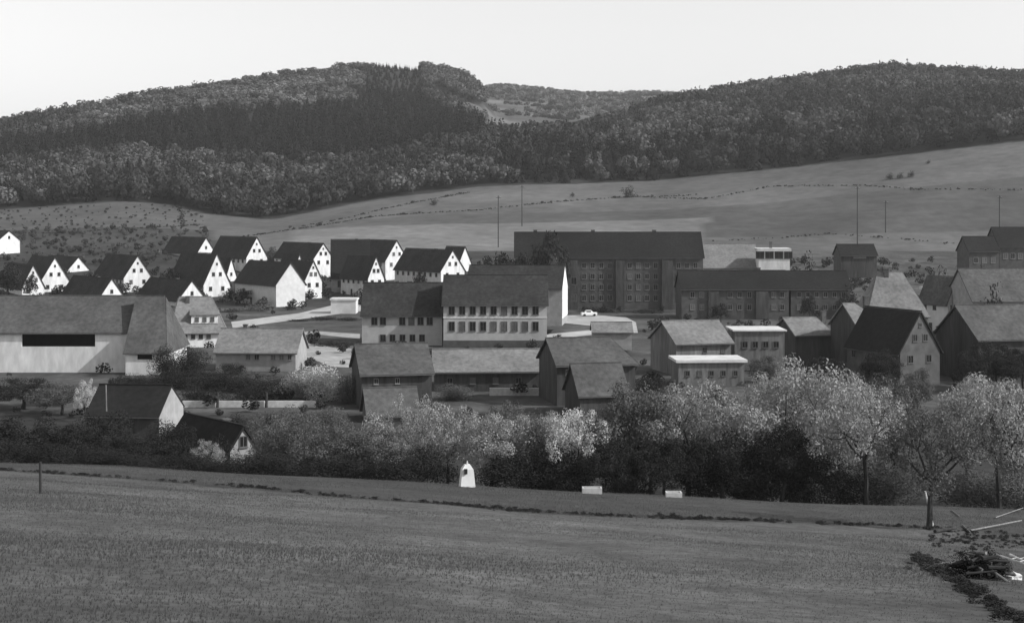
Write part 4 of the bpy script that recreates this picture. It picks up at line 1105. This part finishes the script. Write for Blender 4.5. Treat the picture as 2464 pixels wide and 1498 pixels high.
# scrub on the left field patch and in the gardens
x, y = jgrid(560, 800, 6)
pv = (512 + F * x / y) * SV
k = (pv < 520 - (y - 560) * .15) & (rng.random(len(x)) < np.where(y < 700, .8, .6)) & (y < edge_y(x, y))
x, y = x[k], y[k]; s = rng.uniform(.7, 3.0, len(x)) * np.where(y < 700, 1, .6)
scatter("scrub", np.stack([x, y, T(x, y) - .2], 1), np.stack([s * 1.2, s * 1.2, s], 1), rng.uniform(0, 6.28, len(x)), FBo[:2] + FPo[:2], "scattered scrub on the slope behind the left houses")
x, y = jgrid(180, 560, 6)
k = rng.random(len(x)) < np.where(y > 410, .5, .4)
x, y = x[k], y[k]
near_b = np.zeros(len(x), bool)
for o in [o for o in COL.objects if 'dims' in o]:
    L_, W_, _, _ = o['dims']; ang = o.rotation_euler.z
    dx, dy = x - o.location.x, y - o.location.y
    u = dx * math.cos(ang) + dy * math.sin(ang); v = -dx * math.sin(ang) + dy * math.cos(ang)
    near_b |= (np.abs(u) < L_ / 2 + 1.4) & (np.abs(v) < W_ / 2 + 1.4)
pv = (512 + F * x / y) * SV; rv = (HR - F * T(x, y) / y) * SV
roadz = inpoly(pv, rv, [(540, 795), (560, 768), (720, 748), (870, 712), (870, 820), (690, 812)]) | inpoly(pv, rv, [(1310, 755), (1540, 755), (1545, 822), (1310, 822)])
k = ~near_b & ~roadz
x, y = x[k], y[k]; s = rng.uniform(.8, 2.6, len(x)) * np.where(y > 410, 1.5, 1)
scatter("garden_shrubs", np.stack([x, y, T(x, y) - .15], 1), np.stack([s * 1.3, s * 1.3, s], 1), rng.uniform(0, 6.28, len(x)), FDo + FBo[:1], "low garden shrubs and beds between the village houses")
for o in list(COL.objects):
    if 'dims' in o: del o['dims']

# dark weeds along the furrow below the orchard
P = []
for a, b in zip(FUR[:-1], FUR[1:]):
    for k in range(int((b[0] - a[0]) * .5)):
        t = rng.random(); v = a[0] * (1 - t) + b[0] * t
        if math.sin(v * .012) + .6 * math.sin(v * .031 + 1) + rng.normal() * 1.1 < .35 - .8 * (v > 850) * (v < 2100): continue
        yy = furrow_y(np.array(wx(v, 80.)), np.array(80.)) + rng.normal() * (.7 + .5 * math.sin(v * .017)) + .5
        P.append((wx(v, float(yy)), float(yy)))
P = np.array(P); s = rng.uniform(.05, .24, len(P))
scatter("ditch_weeds", np.stack([P[:, 0], P[:, 1], T(P[:, 0], P[:, 1]) - .05], 1), np.stack([s * 2.2, s * 2, s], 1), rng.uniform(0, 6.28, len(P)), FDo, "dark weeds along the furrow between meadow and orchard")

# dark rough growth along the bank in the lower right corner
P = []
for a, b in zip([(2195, 1340), (2290, 1382), (2340, 1425), (2420, 1478)], [(2290, 1382), (2340, 1425), (2420, 1478), (2500, 1510)]):
    for k in range(110 if a[0] < 2290 else 45):
        t = rng.random(); P.append(ground(a[0] * (1 - t) + b[0] * t + rng.normal() * 9, a[1] * (1 - t) + b[1] * t + rng.normal() * 8))
for k in range(150): P.append(ground(rng.uniform(2240, 2500), 1285 + abs(rng.normal()) * 22))
P = np.array(P); s = rng.uniform(.05, .2, len(P))
scatter("bank_weeds", np.stack([P[:, 0], P[:, 1], T(P[:, 0], P[:, 1]) - .03], 1), np.stack([s * 2, s * 2, s], 1), rng.uniform(0, 6.28, len(P)), FDo + FBo[:1], "dark rough weeds along the bank at the lower right corner")

# ------------------------------------------------------------------ air
hz = bpy.data.materials.new("haze"); hz.use_nodes = True
hz.node_tree.nodes.remove(hz.node_tree.nodes["Principled BSDF"])
pv_ = hz.node_tree.nodes.new("ShaderNodeVolumePrincipled")
pv_.inputs["Color"].default_value = (.95, .95, .95, 1); pv_.inputs["Density"].default_value = 0.00007; pv_.inputs["Anisotropy"].default_value = 0.2
hz.node_tree.links.new(pv_.outputs[0], hz.node_tree.nodes["Material Output"].inputs["Volume"])
tag(MB().box(-3600, 3600, -90, 4400, -420, 260).build("haze", hz), "thin pale haze over the valley", None, kind='stuff')

# ------------------------------------------------------------------ meadow grass
def tuft(seed):
    rr = np.random.default_rng(seed); n = 9
    V = []; Fc = []
    for i in range(n):
        a = rr.random() * 6.283; b = rr.random(2) * .1 - .05; le = .5 + .5 * rr.random(); ln = .35 * rr.random() + .1
        w = .018
        d = np.array([math.cos(a), math.sin(a)]); p = np.array([-d[1], d[0]]) * w
        o = len(V)
        V += [(b[0] - p[0], b[1] - p[1], 0), (b[0] + p[0], b[1] + p[1], 0), (b[0] + d[0] * ln * .4 + p[0] * .7, b[1] + d[1] * ln * .4 + p[1] * .7, le * .6),
              (b[0] + d[0] * ln * .4 - p[0] * .7, b[1] + d[1] * ln * .4 - p[1] * .7, le * .6), (b[0] + d[0] * ln, b[1] + d[1] * ln, le)]
        Fc += [(o, o + 1, o + 2, o + 3), (o + 3, o + 2, o + 4)]
    me = bpy.data.meshes.new("tuft"); me.from_pydata(V, [], Fc); me.update(); me.materials.append(M['grassblade'])
    return template(me)
TF = [tuft(700 + i) for i in range(4)]
ng_ = 230000
yy = 9 + (113 - 9) * rng.random(ng_) ** 1.3
xx = (rng.random(ng_) * 2 - 1) * (yy * 512 / F * 1.25 + 3)
pv = (512 + F * xx / yy) * SV; rv = (HR - F * T(xx, yy) / yy) * SV
bare = (pv - 2290 + (rv - 1290) * .15 > 0) & (rv > 1272) & (rng.random(ng_) < .7)
xx, yy = xx[~bare], yy[~bare]; ng_ = len(xx)
fd = yy - furrow_y(xx, yy)
s = rng.uniform(.035, .085, ng_) * (1 + .35 * np.sin(xx * .23 + 2 * np.sin(yy * .11)) * np.sin(yy * .17 + xx * .05)) * np.where(np.abs(fd) < 1.5, 1.5, 1) * np.where(fd > 0, 1.3, 1)
scatter("grass", np.stack([xx, yy, T(xx, yy) - .01], 1), np.stack([s * 1.5, s * 1.5, s], 1), rng.uniform(0, 6.28, ng_), TF, "short meadow grass over the foreground slope")
